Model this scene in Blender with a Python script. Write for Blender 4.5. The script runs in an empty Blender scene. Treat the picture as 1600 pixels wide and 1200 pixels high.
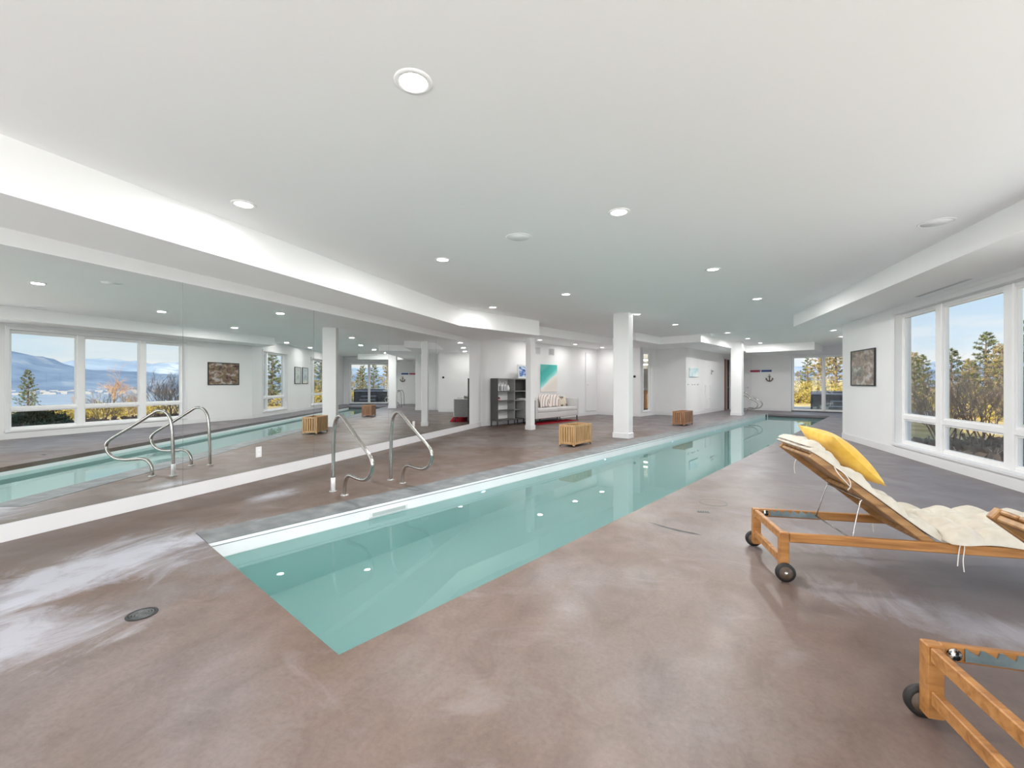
import bpy, bmesh, math, random
from math import sin, cos, pi, radians, sqrt
from mathutils import Vector, Matrix
from mathutils.geometry import tessellate_polygon
R = random.Random(7)
S = bpy.context.scene
COL = S.collection

# ------------------------------------------------------------------ camera
cam = bpy.data.cameras.new('camera')
cam.sensor_width = 36.0
cam.lens = 36.0*681/1600
cam.shift_y = -1/1600
cam.clip_start = 0.05
cam.clip_end = 30000
camo = bpy.data.objects.new('camera', cam)
COL.objects.link(camo)
camo.location = (0, 0, 1.2)
camo.rotation_euler = (pi/2, 0, radians(18.6))
S.camera = camo
# ------------------------------------------------------------------ view
S.view_settings.view_transform = 'Standard'
S.view_settings.look = 'None'
S.view_settings.gamma = 1
S.view_settings.use_curve_mapping = False
S.view_settings.exposure = 0.68
cy = S.cycles
cy.max_bounces = 18
cy.diffuse_bounces = 12
cy.glossy_bounces = 6
cy.transmission_bounces = 8
cy.transparent_max_bounces = 24
cy.caustics_reflective = True
cy.caustics_refractive = True
cy.sample_clamp_indirect = 6
LAMP_W = 27.0
SKY = 0.70
# ------------------------------------------------------------------ world
wd = bpy.data.worlds.new('world'); S.world = wd; wd.use_nodes = True
nt = wd.node_tree; nt.nodes.clear()
def N(t, ty, **k):
    n = t.nodes.new(ty)
    for a, b in k.items(): setattr(n, a, b)
    return n
def ramp(t, fac, stops):
    r = N(t, 'ShaderNodeValToRGB')
    e = r.color_ramp.elements
    while len(e) < len(stops): e.new(0.5)
    for i, (p_, c) in enumerate(stops):
        e[i].position = p_; e[i].color = (*c, 1) if len(c) == 3 else c
    t.links.new(fac, r.inputs[0])
    return r.outputs[0]
tc = N(nt, 'ShaderNodeTexCoord')
sx = N(nt, 'ShaderNodeSeparateXYZ'); nt.links.new(tc.outputs['Generated'], sx.inputs[0])
grad = ramp(nt, sx.outputs[2], [(0.0, (.80, .86, .93)), (.06, (.72, .84, .95)), (.22, (.42, .64, .90)), (1, (.16, .34, .70))])
mp = N(nt, 'ShaderNodeMapping'); mp.inputs['Scale'].default_value = (2.2, 2.2, 13)
nt.links.new(tc.outputs['Generated'], mp.inputs[0])
no = N(nt, 'ShaderNodeTexNoise'); no.inputs['Scale'].default_value = 1.9; no.inputs['Detail'].default_value = 7
nt.links.new(mp.outputs[0], no.inputs['Vector'])
cl = ramp(nt, no.outputs[0], [(.42, (0, 0, 0)), (.66, (1, 1, 1))])
mx = N(nt, 'ShaderNodeMix', data_type='RGBA')
nt.links.new(cl, mx.inputs[0]); nt.links.new(grad, mx.inputs[6]); mx.inputs[7].default_value = (.93, .92, .93, 1)
bg = N(nt, 'ShaderNodeBackground'); bg.inputs[1].default_value = SKY
nt.links.new(mx.outputs[2], bg.inputs[0])
wo = N(nt, 'ShaderNodeOutputWorld'); nt.links.new(bg.outputs[0], wo.inputs[0])
# ------------------------------------------------------------------ sun (low, from behind and left of the camera)
sl = bpy.data.lights.new('sun', 'SUN'); sl.energy = 5.6; sl.angle = radians(.6); sl.color = (1, .86, .66)
so = bpy.data.objects.new('sun', sl); COL.objects.link(so)
so.rotation_euler = Vector((-.62, -.62, .50)).to_track_quat('Z', 'Y').to_euler()

# added area lights, out of view, tilted up to brighten the ceiling
FILL_W = 76.0
def daylight(x, y, z, w, h, yaw, power, tilt=30):
    l = bpy.data.lights.new('window_daylight', 'AREA'); l.shape = 'RECTANGLE'; l.size = w; l.size_y = h; l.energy = power; l.color = (.97, .985, 1)
    o = bpy.data.objects.new('window_daylight', l); COL.objects.link(o); o.location = (x, y, z)
    o.rotation_euler = (radians(90+tilt), 0, radians(yaw))
daylight(-2.45, -3.65, 1.1, 3.3, 1.9, 0, FILL_W)
daylight(1.55, -3.65, 1.1, 3.3, 1.9, 0, FILL_W)
daylight(4.25, -1.25, 1.0, 3.0, 1.8, 90, FILL_W)
daylight(4.25, 2.90, 1.0, 3.3, 1.8, 90, FILL_W*.55)

# ------------------------------------------------------------------ pool frame: s runs along the pool, t to its left
BE = radians(22.9)
def P(s, t): return (s*sin(BE)-t*cos(BE), s*cos(BE)+t*sin(BE))
ZC = 2.744; XM = -4.704; XR = 3.798

# ------------------------------------------------------------------ materials
def mat(name, col, rough=.5, metal=0, spec=.5, emit=None, estr=0, coat=0, sheen=0):
    m = bpy.data.materials.new(name); m.use_nodes = True
    b = m.node_tree.nodes['Principled BSDF']
    b.inputs['Base Color'].default_value = (*col, 1)
    b.inputs['Roughness'].default_value = rough
    b.inputs['Metallic'].default_value = metal
    b.inputs['Specular IOR Level'].default_value = spec
    b.inputs['Coat Weight'].default_value = coat
    b.inputs['Sheen Weight'].default_value = sheen
    if emit:
        b.inputs['Emission Color'].default_value = (*emit, 1); b.inputs['Emission Strength'].default_value = estr
    return m
def nz(m, stops, scale=4, detail=5, vec='Object', stretch=(1, 1, 1), bump=0, rough=None, dist=0):
    t = m.node_tree; b = t.nodes['Principled BSDF']
    c = N(t, 'ShaderNodeTexCoord'); mpn = N(t, 'ShaderNodeMapping'); mpn.inputs['Scale'].default_value = stretch
    t.links.new(c.outputs[vec], mpn.inputs[0])
    n = N(t, 'ShaderNodeTexNoise'); n.inputs['Scale'].default_value = scale; n.inputs['Detail'].default_value = detail
    n.inputs['Distortion'].default_value = dist
    t.links.new(mpn.outputs[0], n.inputs['Vector'])
    t.links.new(ramp(t, n.outputs[0], stops), b.inputs['Base Color'])
    if bump:
        bm_ = N(t, 'ShaderNodeBump'); bm_.inputs['Strength'].default_value = bump; bm_.inputs['Distance'].default_value = .01
        t.links.new(n.outputs[0], bm_.inputs['Height']); t.links.new(bm_.outputs[0], b.inputs['Normal'])
    return m
M = {}
M['wall'] = nz(mat('wall_paint', (.8, .8, .78), .55, spec=.3), [(.3, (.78, .78, .78)), (.7, (.81, .81, .81))], 1.5)
M['ceil'] = nz(mat('ceiling_paint', (.88, .88, .87), .7, spec=.2), [(.3, (.94, .94, .945)), (.7, (.96, .96, .965))], 1.0)
M['trim'] = nz(mat('trim_paint', (.86, .86, .86), .3), [(.3, (.74, .74, .75)), (.7, (.78, .78, .79))], 2)
M['vinyl'] = nz(mat('window_vinyl', (.86, .86, .86), .28), [(.3, (.85, .85, .85)), (.7, (.88, .88, .88))], 3)
M['mirror'] = mat('mirror_silver', (.86, .885, .875), 0.0, 1)
M['mirror_edge'] = mat('mirror_edge', (.12, .16, .15), .2)
M['steel'] = nz(mat('stainless_steel', (.62, .60, .57), .16, 1), [(.3, (.42, .40, .375)), (.7, (.52, .50, .475))], 3)
M['chrome'] = mat('chrome', (.8, .8, .8), .12, 1)
M['black'] = mat('black_plastic', (.02, .02, .022), .45)
M['rubber'] = mat('rubber', (.014, .013, .012), .6)
M['dark'] = mat('dark_slot', (.05, .05, .055), .6)
M['slate'] = nz(mat('wheel_hub', (.2, .15, .10), .5), [(.3, (.06, .04, .028)), (.7, (.11, .075, .05))], 20)
def wood(name, a, b_, c, st=(1, 1, 1), sc=9, rough=.42):
    m = nz(mat(name, b_, rough), [(.28, a), (.5, b_), (.72, c)], sc, 6, stretch=st, bump=.15, dist=.6)
    return m
M['teak'] = wood('teak_along', (.22, .085, .022), (.38, .17, .048), (.50, .25, .085), (.9, 9, 9), 3.2)
M['teakd'] = wood('teak_back', (.20, .095, .03), (.35, .185, .07), (.46, .27, .115), (.9, 12, 9), 3.0)
M['crate'] = wood('crate_wood', (.36, .21, .085), (.50, .31, .145), (.62, .42, .22), (9, 9, .9), 3.2)
M['crate2'] = wood('crate_wood_dark', (.20, .09, .04), (.34, .17, .085), (.50, .31, .19), (9, 9, .9), 3.2)
M['canvas'] = nz(mat('cream_canvas', (.80, .76, .68), .85, spec=.15, sheen=.2), [(.3, (.52, .47, .39)), (.7, (.64, .60, .52))], 12, bump=.1)
M['mustard'] = nz(mat('mustard_fabric', (.72, .44, .07), .85, spec=.15, sheen=.2), [(.3, (.66, .39, .05)), (.7, (.80, .52, .11))], 14, bump=.15)
M['cord'] = mat('cotton_cord', (.8, .76, .7), .8)
M['plate'] = nz(mat('galvanised_plate', (.22, .29, .31), .35, .7), [(.3, (.18, .25, .27)), (.7, (.30, .38, .40))], 12)
M['spring'] = nz(mat('perforated_metal', (.6, .62, .6), .25, .9), [(.45, (.05, .06, .06)), (.55, (.8, .82, .8))], 70, 2)
M['cabinet'] = nz(mat('grey_cabinet', (.16, .16, .15), .5), [(.3, (.060, .060, .057)), (.7, (.085, .085, .080))], 2)
M['cabinet_l'] = mat('grey_cabinet_edge', (.30, .30, .29), .4)
M['cab_white'] = mat('white_back', (.82, .82, .82), .4)
M['sofa'] = nz(mat('sofa_fabric', (.6, .58, .57), .9, spec=.15, sheen=.3), [(.3, (.56, .55, .545)), (.7, (.66, .645, .64))], 25, bump=.2)
M['sofa_shade'] = nz(mat('sofa_side_shade', (.34, .34, .335), .9, spec=.15), [(.3, (.30, .30, .30)), (.7, (.38, .38, .375))], 25)
M['rug'] = nz(mat('red_rug', (.5, .02, .03), .95, spec=.1), [(.3, (.24, .006, .015)), (.7, (.40, .02, .035))], 20, bump=.3)
M['lens'] = mat('lamp_lens', (1, 1, 1), .4, emit=(1, .97, .92), estr=9)
M['leaf_j'] = nz(mat('juniper_leaf', (.03, .06, .03), .7), [(.3, (.015, .035, .02)), (.7, (.05, .085, .05))], 6)
M['bark'] = nz(mat('bark', (.16, .11, .08), .85), [(.3, (.10, .07, .05)), (.7, (.22, .16, .12))], 8)
M['twig'] = nz(mat('bare_twig', (.22, .15, .12), .8), [(.3, (.20, .14, .11)), (.7, (.44, .34, .27))], 3)
M['twig_o'] = nz(mat('orange_twig', (.55, .33, .18), .8), [(.3, (.45, .25, .14)), (.7, (.65, .43, .26))], 3)
M['twig_w'] = mat('dry_white_stalk', (.72, .66, .58), .8)
M['pine'] = nz(mat('pine_needles', (.12, .17, .05), .7), [(.3, (.05, .075, .025)), (.7, (.17, .19, .06))], 2.5)
M['pine_g'] = nz(mat('golden_needles', (.45, .36, .12), .7), [(.3, (.15, .14, .045)), (.7, (.46, .35, .13))], 2.5)
M['yleaf'] = nz(mat('yellow_leaf', (.42, .34, .08), .7), [(.3, (.22, .20, .05)), (.7, (.62, .48, .12))], 3)
M['tub'] = nz(mat('tub_panel', (.05, .05, .055), .4), [(.3, (.035, .035, .042)), (.7, (.07, .07, .08))], 5)
M['tub_l'] = mat('tub_trim', (.35, .36, .42), .4)
def glass_thin(name, tint=(.97, .985, .98)):
    m = bpy.data.materials.new(name); m.use_nodes = True; t = m.node_tree; t.nodes.clear()
    o = N(t, 'ShaderNodeOutputMaterial'); x = N(t, 'ShaderNodeMixShader'); tr = N(t, 'ShaderNodeBsdfTransparent'); g = N(t, 'ShaderNodeBsdfGlossy')
    tr.inputs[0].default_value = (*tint, 1); g.inputs['Roughness'].default_value = 0.0
    lw = N(t, 'ShaderNodeLayerWeight'); lw.inputs[0].default_value = .5
    pw = N(t, 'ShaderNodeMath', operation='POWER'); pw.inputs[1].default_value = 5; t.links.new(lw.outputs['Facing'], pw.inputs[0])
    fr = N(t, 'ShaderNodeMath', operation='MULTIPLY_ADD'); fr.inputs[1].default_value = .8; fr.inputs[2].default_value = .025; t.links.new(pw.outputs[0], fr.inputs[0])
    t.links.new(fr.outputs[0], x.inputs[0]); t.links.new(tr.outputs[0], x.inputs[1]); t.links.new(g.outputs[0], x.inputs[2]); t.links.new(x.outputs[0], o.inputs[0])
    return m
M['glass'] = glass_thin('window_glass')
def water_mat():
    m = bpy.data.materials.new('pool_water'); m.use_nodes = True; t = m.node_tree; t.nodes.clear()
    o = N(t, 'ShaderNodeOutputMaterial'); g = N(t, 'ShaderNodeBsdfGlass'); g.inputs['IOR'].default_value = 1.33; g.inputs['Roughness'].default_value = 0
    g.inputs['Color'].default_value = (.93, .99, .98, 1)
    c = N(t, 'ShaderNodeTexCoord'); n = N(t, 'ShaderNodeTexNoise'); n.inputs['Scale'].default_value = 2.0
    b = N(t, 'ShaderNodeBump'); b.inputs['Strength'].default_value = .03; b.inputs['Distance'].default_value = .01
    t.links.new(c.outputs['Object'], n.inputs['Vector']); t.links.new(n.outputs[0], b.inputs['Height']); t.links.new(b.outputs[0], g.inputs['Normal'])
    t.links.new(g.outputs[0], o.inputs[0]); return m
M['water'] = water_mat()
M['liner'] = nz(mat('pool_liner', (.36, .68, .62), .6, spec=.2), [(.3, (.52, .74, .73)), (.7, (.56, .77, .76))], 1.2)
M['band'] = nz(mat('white_pool_band', (.85, .86, .87), .35), [(.3, (.82, .83, .85)), (.7, (.88, .89, .90))], 3)
M['coping'] = nz(mat('grey_coping', (.36, .38, .39), .5), [(.3, (.12, .13, .135)), (.5, (.165, .178, .185)), (.72, (.25, .265, .27))], 6, 8, bump=.1)

def floor_mat():
    m = mat('stained_concrete', (.3, .2, .17), .3, spec=.5)
    t = m.node_tree; b = t.nodes['Principled BSDF']
    c = N(t, 'ShaderNodeTexCoord')
    def noise(sc, det, dist=0, stretch=(1, 1, 1), rough=.55):
        mm = N(t, 'ShaderNodeMapping'); mm.inputs['Scale'].default_value = stretch; t.links.new(c.outputs['Object'], mm.inputs[0])
        n = N(t, 'ShaderNodeTexNoise'); n.inputs['Scale'].default_value = sc; n.inputs['Detail'].default_value = det; n.inputs['Distortion'].default_value = dist
        n.inputs['Roughness'].default_value = rough
        t.links.new(mm.outputs[0], n.inputs['Vector']); return n.outputs[0]
    def mix(f, a, b_):
        x = N(t, 'ShaderNodeMix', data_type='RGBA')
        for i, v in ((0, f), (6, a), (7, b_)):
            if isinstance(v, (tuple, float)): x.inputs[i].default_value = v if isinstance(v, float) else (*v, 1)
            else: t.links.new(v, x.inputs[i])
        return x.outputs[2]
    def math_(op, a, b_=None):
        x = N(t, 'ShaderNodeMath', operation=op, use_clamp=False)
        for i, v in ((0, a), (1, b_)):
            if v is None: continue
            if isinstance(v, (int, float)): x.inputs[i].default_value = v
            else: t.links.new(v, x.inputs[i])
        return x.outputs[0]
    base = ramp(t, noise(.75, 7, .5), [(.32, (.098, .062, .045)), (.47, (.140, .096, .076)), (.56, (.155, .121, .108)), (.68, (.175, .152, .155))])
    def mul(a_, b_, k_):
        x = N(t, 'ShaderNodeMix', data_type='RGBA', blend_type='MULTIPLY'); x.inputs[0].default_value = k_
        t.links.new(a_, x.inputs[6]); t.links.new(b_, x.inputs[7]); return x.outputs[2]
    colr = mul(base, ramp(t, noise(5, 10, .8, (1, .6, 1), .65), [(.3, (.72, .70, .69)), (.5, (1, 1, 1)), (.72, (1.22, 1.22, 1.25))]), .75)
    colr = mul(colr, ramp(t, noise(48, 6, 0, rough=.75), [(.32, (.70, .68, .66)), (.5, (1, 1, 1)), (.68, (1.25, 1.25, 1.25))]), .55)
    st = ramp(t, noise(1.3, 10, 1.0, (1, 2.0, 1), .68), [(.56, (0, 0, 0)), (.76, (.5, .5, .5))])
    colr = mix(st, colr, (.27, .245, .26))
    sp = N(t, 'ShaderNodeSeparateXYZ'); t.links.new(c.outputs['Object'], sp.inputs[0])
    # darker brown strip along the mirrored wall
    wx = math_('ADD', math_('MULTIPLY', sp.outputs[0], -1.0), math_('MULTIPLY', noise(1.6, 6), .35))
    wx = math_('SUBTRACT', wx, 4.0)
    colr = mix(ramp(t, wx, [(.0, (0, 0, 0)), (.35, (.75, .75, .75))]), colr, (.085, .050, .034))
    # sky reflection painted into the colour, greyer towards the window side
    gx = math_('ADD', math_('MULTIPLY', sp.outputs[0], .24), math_('MULTIPLY', sp.outputs[1], .05))
    gx = math_('ADD', gx, math_('MULTIPLY', noise(.8, 5), .5))
    gm = ramp(t, gx, [(.45, (0, 0, 0)), (1.0, (.75, .75, .75))])
    colr = mix(gm, colr, (.18, .165, .18))
    # lime stains with their own shape
    wisp = noise(2.3, 12, 1.1, (1.6, .7, 1), .72)
    def blob(x0, y0, rx, ry, rot, gain, hi=.9):
        ca, sa = cos(rot), sin(rot)
        dx = math_('SUBTRACT', sp.outputs[0], x0); dy = math_('SUBTRACT', sp.outputs[1], y0)
        u = math_('DIVIDE', math_('ADD', math_('MULTIPLY', dx, ca), math_('MULTIPLY', dy, sa)), rx)
        v = math_('DIVIDE', math_('SUBTRACT', math_('MULTIPLY', dy, ca), math_('MULTIPLY', dx, sa)), ry)
        r2 = math_('SQRT', math_('ADD', math_('MULTIPLY', u, u), math_('MULTIPLY', v, v)))
        k = math_('ADD', math_('MULTIPLY', wisp, 3.4), math_('MULTIPLY', r2, -1.0))
        k = math_('SUBTRACT', k, .55)
        return math_('MULTIPLY', ramp(t, k, [(.0, (0, 0, 0)), (hi, (1, 1, 1))]), gain)
    for bl in ((-3.45, 1.75, .40, .85, .12, .85), (-2.95, 1.2, .50, .30, .25, .75), (-3.35, .8, .5, .5, 0, .6), (-3.92, 3.58, .16, .3, 0, .7), (-3.40, 2.42, .16, .18, 0, .7), (1.55, 2.7, .7, .22, -.5, .45), (1.2, 3.9, .25, .35, .2, .35), (-1.0, 3.0, .10, .5, 0, .2)):
        colr = mix(blob(*bl), colr, (.42, .43, .49))
    t.links.new(colr, b.inputs['Base Color'])
    rg = ramp(t, noise(2.0, 8, .6), [(.3, (.34, .34, .34)), (.7, (.52, .52, .52))])
    t.links.new(rg, b.inputs['Roughness'])
    bu = N(t, 'ShaderNodeBump'); bu.inputs['Strength'].default_value = .05; bu.inputs['Distance'].default_value = .01
    t.links.new(noise(3.2, 6, .4, (1, 1.7, 1)), bu.inputs['Height']); t.links.new(bu.outputs[0], b.inputs['Normal'])
    return m
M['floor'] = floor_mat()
M['inner_dark'] = nz(mat('planter_inner', (.13, .08, .045), .8), [(.3, (.09, .05, .03)), (.7, (.17, .11, .06))], 6)
M['iron'] = nz(mat('drain_iron', (.10, .11, .11), .4, .5), [(.3, (.07, .08, .08)), (.7, (.16, .17, .17))], 30)
M['lid'] = nz(mat('cover_lid', (.17, .14, .14), .45), [(.3, (.13, .10, .10)), (.7, (.20, .17, .175))], 5, 8)

# ------------------------------------------------------------------ mesh builder
class MB:
    def __init__(s): s.v = []; s.f = []; s.sm = []
    def add(s, v, f, smooth=False):
        o = len(s.v); s.v += [tuple(a) for a in v]; s.f += [tuple(i+o for i in a) for a in f]; s.sm += [smooth]*len(f); return s
    def box(s, x0, x1, y0, y1, z0, z1, mtx=None):
        v = [(x, y, z) for z in (z0, z1) for x, y in ((x0, y0), (x1, y0), (x1, y1), (x0, y1))]
        if mtx: v = [mtx @ Vector(a) for a in v]
        return s.add(v, [(0, 3, 2, 1), (4, 5, 6, 7), (0, 1, 5, 4), (1, 2, 6, 5), (2, 3, 7, 6), (3, 0, 4, 7)])
    def bbox(s, x0, x1, y0, y1, z0, z1, b=.004, mtx=None):      # chamfered box
        b = min(b, abs(x1-x0)*.45, abs(y1-y0)*.45, abs(z1-z0)*.45)
        bm = bmesh.new(); bmesh.ops.create_cube(bm, size=1)
        for v in bm.verts: v.co = Vector(((x0+x1)/2+v.co.x*(x1-x0), (y0+y1)/2+v.co.y*(y1-y0), (z0+z1)/2+v.co.z*(z1-z0)))
        bmesh.ops.bevel(bm, geom=bm.edges[:], offset=b, segments=1, affect='EDGES')
        bm.verts.index_update()
        v = [mtx @ a.co if mtx else a.co.copy() for a in bm.verts]
        s.add(v, [[a.index for a in f.verts] for f in bm.faces]); bm.free(); return s
    def wallbox(s, A, B, n, d0, d1, z0, z1):                     # prism on ground segment AB, from depth d0 to d1 along n
        q = [(A[0]+n[0]*d0, A[1]+n[1]*d0), (B[0]+n[0]*d0, B[1]+n[1]*d0), (B[0]+n[0]*d1, B[1]+n[1]*d1), (A[0]+n[0]*d1, A[1]+n[1]*d1)]
        v = [(x, y, z) for z in (z0, z1) for x, y in q]
        return s.add(v, [(0, 3, 2, 1), (4, 5, 6, 7), (0, 1, 5, 4), (1, 2, 6, 5), (2, 3, 7, 6), (3, 0, 4, 7)])
    def prism(s, poly, z0, z1, holes=()):
        loops = [[Vector((x, y, 0)) for x, y in poly]] + [[Vector((x, y, 0)) for x, y in h] for h in holes]
        tris = tessellate_polygon(loops); flat = [p_ for l in loops for p_ in l]; n = len(flat)
        v = [(p_.x, p_.y, z1) for p_ in flat] + [(p_.x, p_.y, z0) for p_ in flat]
        f = []
        for a, b, c in tris:
            ar = (flat[b]-flat[a]).cross(flat[c]-flat[a]).z
            if ar < 0: b, c = c, b
            f.append((a, b, c)); f.append((a+n, c+n, b+n))
        o = 0
        for l in loops:
            m = len(l)
            for i in range(m):
                j = (i+1) % m; f.append((o+i, o+i+n, o+j+n, o+j))
            o += m
        return s.add(v, f)
    def tube(s, pts, r, n=10, cap=True, smooth=True):
        pts = [Vector(p_) for p_ in pts]; rs = r if isinstance(r, (list, tuple)) else [r]*len(pts)
        V = []; up = None
        for i, p_ in enumerate(pts):
            d = (pts[min(i+1, len(pts)-1)]-pts[max(i-1, 0)]).normalized()
            if up is None:
                up = Vector((0, 0, 1)) if abs(d.z) < .9 else Vector((1, 0, 0))
            a = (up-d*up.dot(d)).normalized(); up = a; b = d.cross(a)
            for k in range(n):
                t = 2*pi*k/n; V.append(p_+(a*cos(t)+b*sin(t))*rs[i])
        F = [(i*n+k, i*n+(k+1) % n, (i+1)*n+(k+1) % n, (i+1)*n+k) for i in range(len(pts)-1) for k in range(n)]
        if cap: F += [tuple(range(n-1, -1, -1)), tuple((len(pts)-1)*n+k for k in range(n))]
        return s.add(V, F, smooth)
    def lathe(s, prof, n=24, o=(0, 0, 0), axis='z', smooth=True):
        V = []
        for r, h in prof:
            for k in range(n):
                t = 2*pi*k/n; a, b = r*cos(t), r*sin(t)
                V.append({'z': (o[0]+a, o[1]+b, o[2]+h), 'y': (o[0]+a, o[1]+h, o[2]-b), 'x': (o[0]+h, o[1]+a, o[2]+b)}[axis])
        m = len(prof)
        F = [(i*n+k, i*n+(k+1) % n, (i+1)*n+(k+1) % n, (i+1)*n+k) for i in range(m-1) for k in range(n)]
        F += [tuple(range(n-1, -1, -1)), tuple((m-1)*n+k for k in range(n))]
        return s.add(V, F, smooth)
    def build(s, name, m, parent=None, kind=None):
        me = bpy.data.meshes.new(name); me.from_pydata(s.v, [], s.f)
        for i, k in enumerate(s.sm):
            if k: me.polygons[i].use_smooth = True
        me.materials.append(m if not isinstance(m, str) else M[m]); me.update()
        o = bpy.data.objects.new(name, me); COL.objects.link(o)
        if parent: o.parent = parent
        if kind: o['kind'] = kind
        return o
def tag(o, label=None, cat=None, group=None, kind=None):
    for k, v in (('label', label), ('category', cat), ('group', group), ('kind', kind)):
        if v: o[k] = v
    return o
def thing(name, label=None, cat=None, loc=(0, 0, 0), rz=0, group=None, kind=None):
    o = bpy.data.objects.new(name, None); COL.objects.link(o); o.empty_display_size = .1
    o.location = loc; o.rotation_euler = (0, 0, rz)
    return tag(o, label, cat, group, kind)
def dup(root, loc, rz=0, label=None, group=None, scale=None):
    def cp(o, par):
        c = o.copy(); COL.objects.link(c); c.parent = par
        for ch in o.children: cp(ch, c)
        return c
    r = cp(root, None); r.location = loc; r.rotation_euler = (0, 0, rz)
    if scale: r.scale = (scale,)*3
    if label: r['label'] = label
    if group: r['group'] = group
    return r
def smoothpath(pts, it=2):
    pts = [Vector(p_) for p_ in pts]
    for _ in range(it):
        q = [pts[0]]
        for a, b in zip(pts, pts[1:]): q += [a*.75+b*.25, a*.25+b*.75]
        pts = q+[pts[-1]]
    return pts

# ------------------------------------------------------------------ room outline (counter-clockwise)
C1 = P(11.89, .9); C2 = P(22, .9); C3 = P(22, 5.8); C4 = P(16.15, 5.8); C5 = P(16.15, 6.95)
C6 = P(14.8, 6.95); C7 = P(14.8, 8.7); C8 = P(8.507, 8.7); YR = -3.2
C1 = (XR, C1[1]); C8 = (XM, C8[1])
OUT = [(XR, YR), C1, C2, C3, C4, C5, C6, C7, C8, (XM, YR)]
PS0, PS1, PT0, PT1, PT2 = .935, 19.72, 1.85, 3.86, 4.22
HOLE = [P(PS0, PT0), P(PS1, PT0), P(PS1, PT2), P(PS0, PT2)]
TH = .22
def seg(A, B):
    L = sqrt((B[0]-A[0])**2+(B[1]-A[1])**2); u = ((B[0]-A[0])/L, (B[1]-A[1])/L); return L, u, (u[1], -u[0])
def along(A, u, a): return (A[0]+u[0]*a, A[1]+u[1]*a)
def wall(name, A, B, openings=(), z1=ZC+.12, th=TH, bb=True, ext=(0, 0)):
    L, u, n = seg(A, B); m = MB(); cuts = sorted(openings); x = -ext[0]
    for a0, a1, z0, zt in cuts:
        m.wallbox(along(A, u, x), along(A, u, a0), n, 0, th, -.2, z1)
        if z0 > -.1: m.wallbox(along(A, u, a0), along(A, u, a1), n, 0, th, -.2, z0)
        m.wallbox(along(A, u, a0), along(A, u, a1), n, 0, th, zt, z1)
        x = a1
    m.wallbox(along(A, u, x), along(A, u, L+ext[1]), n, 0, th, -.2, z1)
    o = m.build(name, 'wall', kind='structure')
    if bb:
        x = 0; k = MB()
        for a0, a1, z0, zt in [c for c in cuts if c[2] < .1]+[(L, L, 0, 0)]:
            k.wallbox(along(A, u, x), along(A, u, a0), n, -.012, 0, .001, .115)
            k.wallbox(along(A, u, x), along(A, u, a0), n, -.008, 0, .115, .128); x = a1
        k.build('baseboard_'+name.split('_', 1)[1], 'trim', kind='structure')
    return o
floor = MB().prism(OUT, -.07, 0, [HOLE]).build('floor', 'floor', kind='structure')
def grow(poly, d):
    out = []; n = len(poly)
    for i in range(n):
        a, b, c = poly[i-1], poly[i], poly[(i+1) % n]
        _, _, n1 = seg(a, b); _, _, n2 = seg(b, c)
        k = d/(1+n1[0]*n2[0]+n1[1]*n2[1]); out.append((b[0]+(n1[0]+n2[0])*k, b[1]+(n1[1]+n2[1])*k))
    return out
ceiling = MB().prism(grow(OUT, TH+.05), ZC, ZC+.14).build('ceiling', 'ceil', kind='structure')

# right wall: two windows behind or beside the camera, one in view
W1 = (5.42-YR, 9.07-YR, .18, 2.36); W0 = (1.1-YR, 4.7-YR, .18, 2.36); WB = (.3, 3.6, .18, 2.36)
wall('wall_right', (XR, YR), C1, [WB, W0, W1], ext=(TH, 0))
LR, uR, nR = seg(C1, C2)
s0 = 11.89
W2 = (12.67-s0, 14.6-s0, .18, 2.36); W3 = (17.16-s0, 19.2-s0, .18, 2.36)
wall('wall_right_far', C1, C2, [W2, W3], ext=(0, TH))
LB, uB, nB = seg(C2, C3)
SL = (1.22-.9, 3.42-.9, 0, 2.36); D2 = (5.02-.9, 5.76-.9, 0, 2.3)
wall('wall_back', C2, C3, [SL, D2], ext=(0, TH))
D1 = (22-21.75, 22-20.8, 0, 2.34)
wall('wall_left_far', C3, C4, [D1])
wall('wall_left_return', C4, C5, ext=(-TH, 0))
W6 = (16.15-15.66, 16.15-15.08, .17, 2.33)
wall('wall_left_alcove', C5, C6, [W6], ext=(0, -.08), th=.08)
wall('wall_left_corner', C6, C7, ext=(-.0, TH))
wall('wall_left_lounge', C7, C8, ext=(0, .1))
wall('wall_left', C8, (XM, YR), bb=False, ext=(0, TH))
WR = [(.4, 4.1, .1, 2.6), (4.4, 8.1, .1, 2.6)]  # rear windows, out of view, put in to brighten the room
wall('wall_rear', (XM, YR), (XR, YR), WR, ext=(0, 0))
MB().box(XM, XM+.018, YR, C8[1]-.004, .001, .133).build('baseboard_left', 'trim', kind='structure')

# soffits
def sp(pts): return [P(*a) for a in pts]
E1 = P(8.52, 6.64)
MB().prism([(XM, YR), (-3.86, YR), (-3.86, 8.10), E1, (C8[0], C8[1])], 2.38, ZC+.01).build('trim_1', 'ceil', kind='structure')
MB().prism(sp([(8.3, 8.7), (8.46, 7.28), (13.4, 7.28), (12.35, 5.94), (14.2, 5.94), (14.2, 4.63), (19.65, 4.63), (22, 4.63), (22, 5.8), (16.15, 5.8), (16.15, 6.95), (14.8, 6.95), (14.8, 8.7)]), 2.505, ZC+.01).build('trim_2', 'ceil', kind='structure')
MB().prism(sp([(19.65, 2.32), (22, 2.32), (22, 4.64), (19.65, 4.64)]), 2.455, ZC+.01).build('trim_3', 'ceil', kind='structure')
MB().prism([(2.90, YR), (XR, YR), C1, P(12.56, .9), (2.90, 11.40)], 2.485, ZC+.01).build('trim_4', 'ceil', kind='structure')

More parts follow.
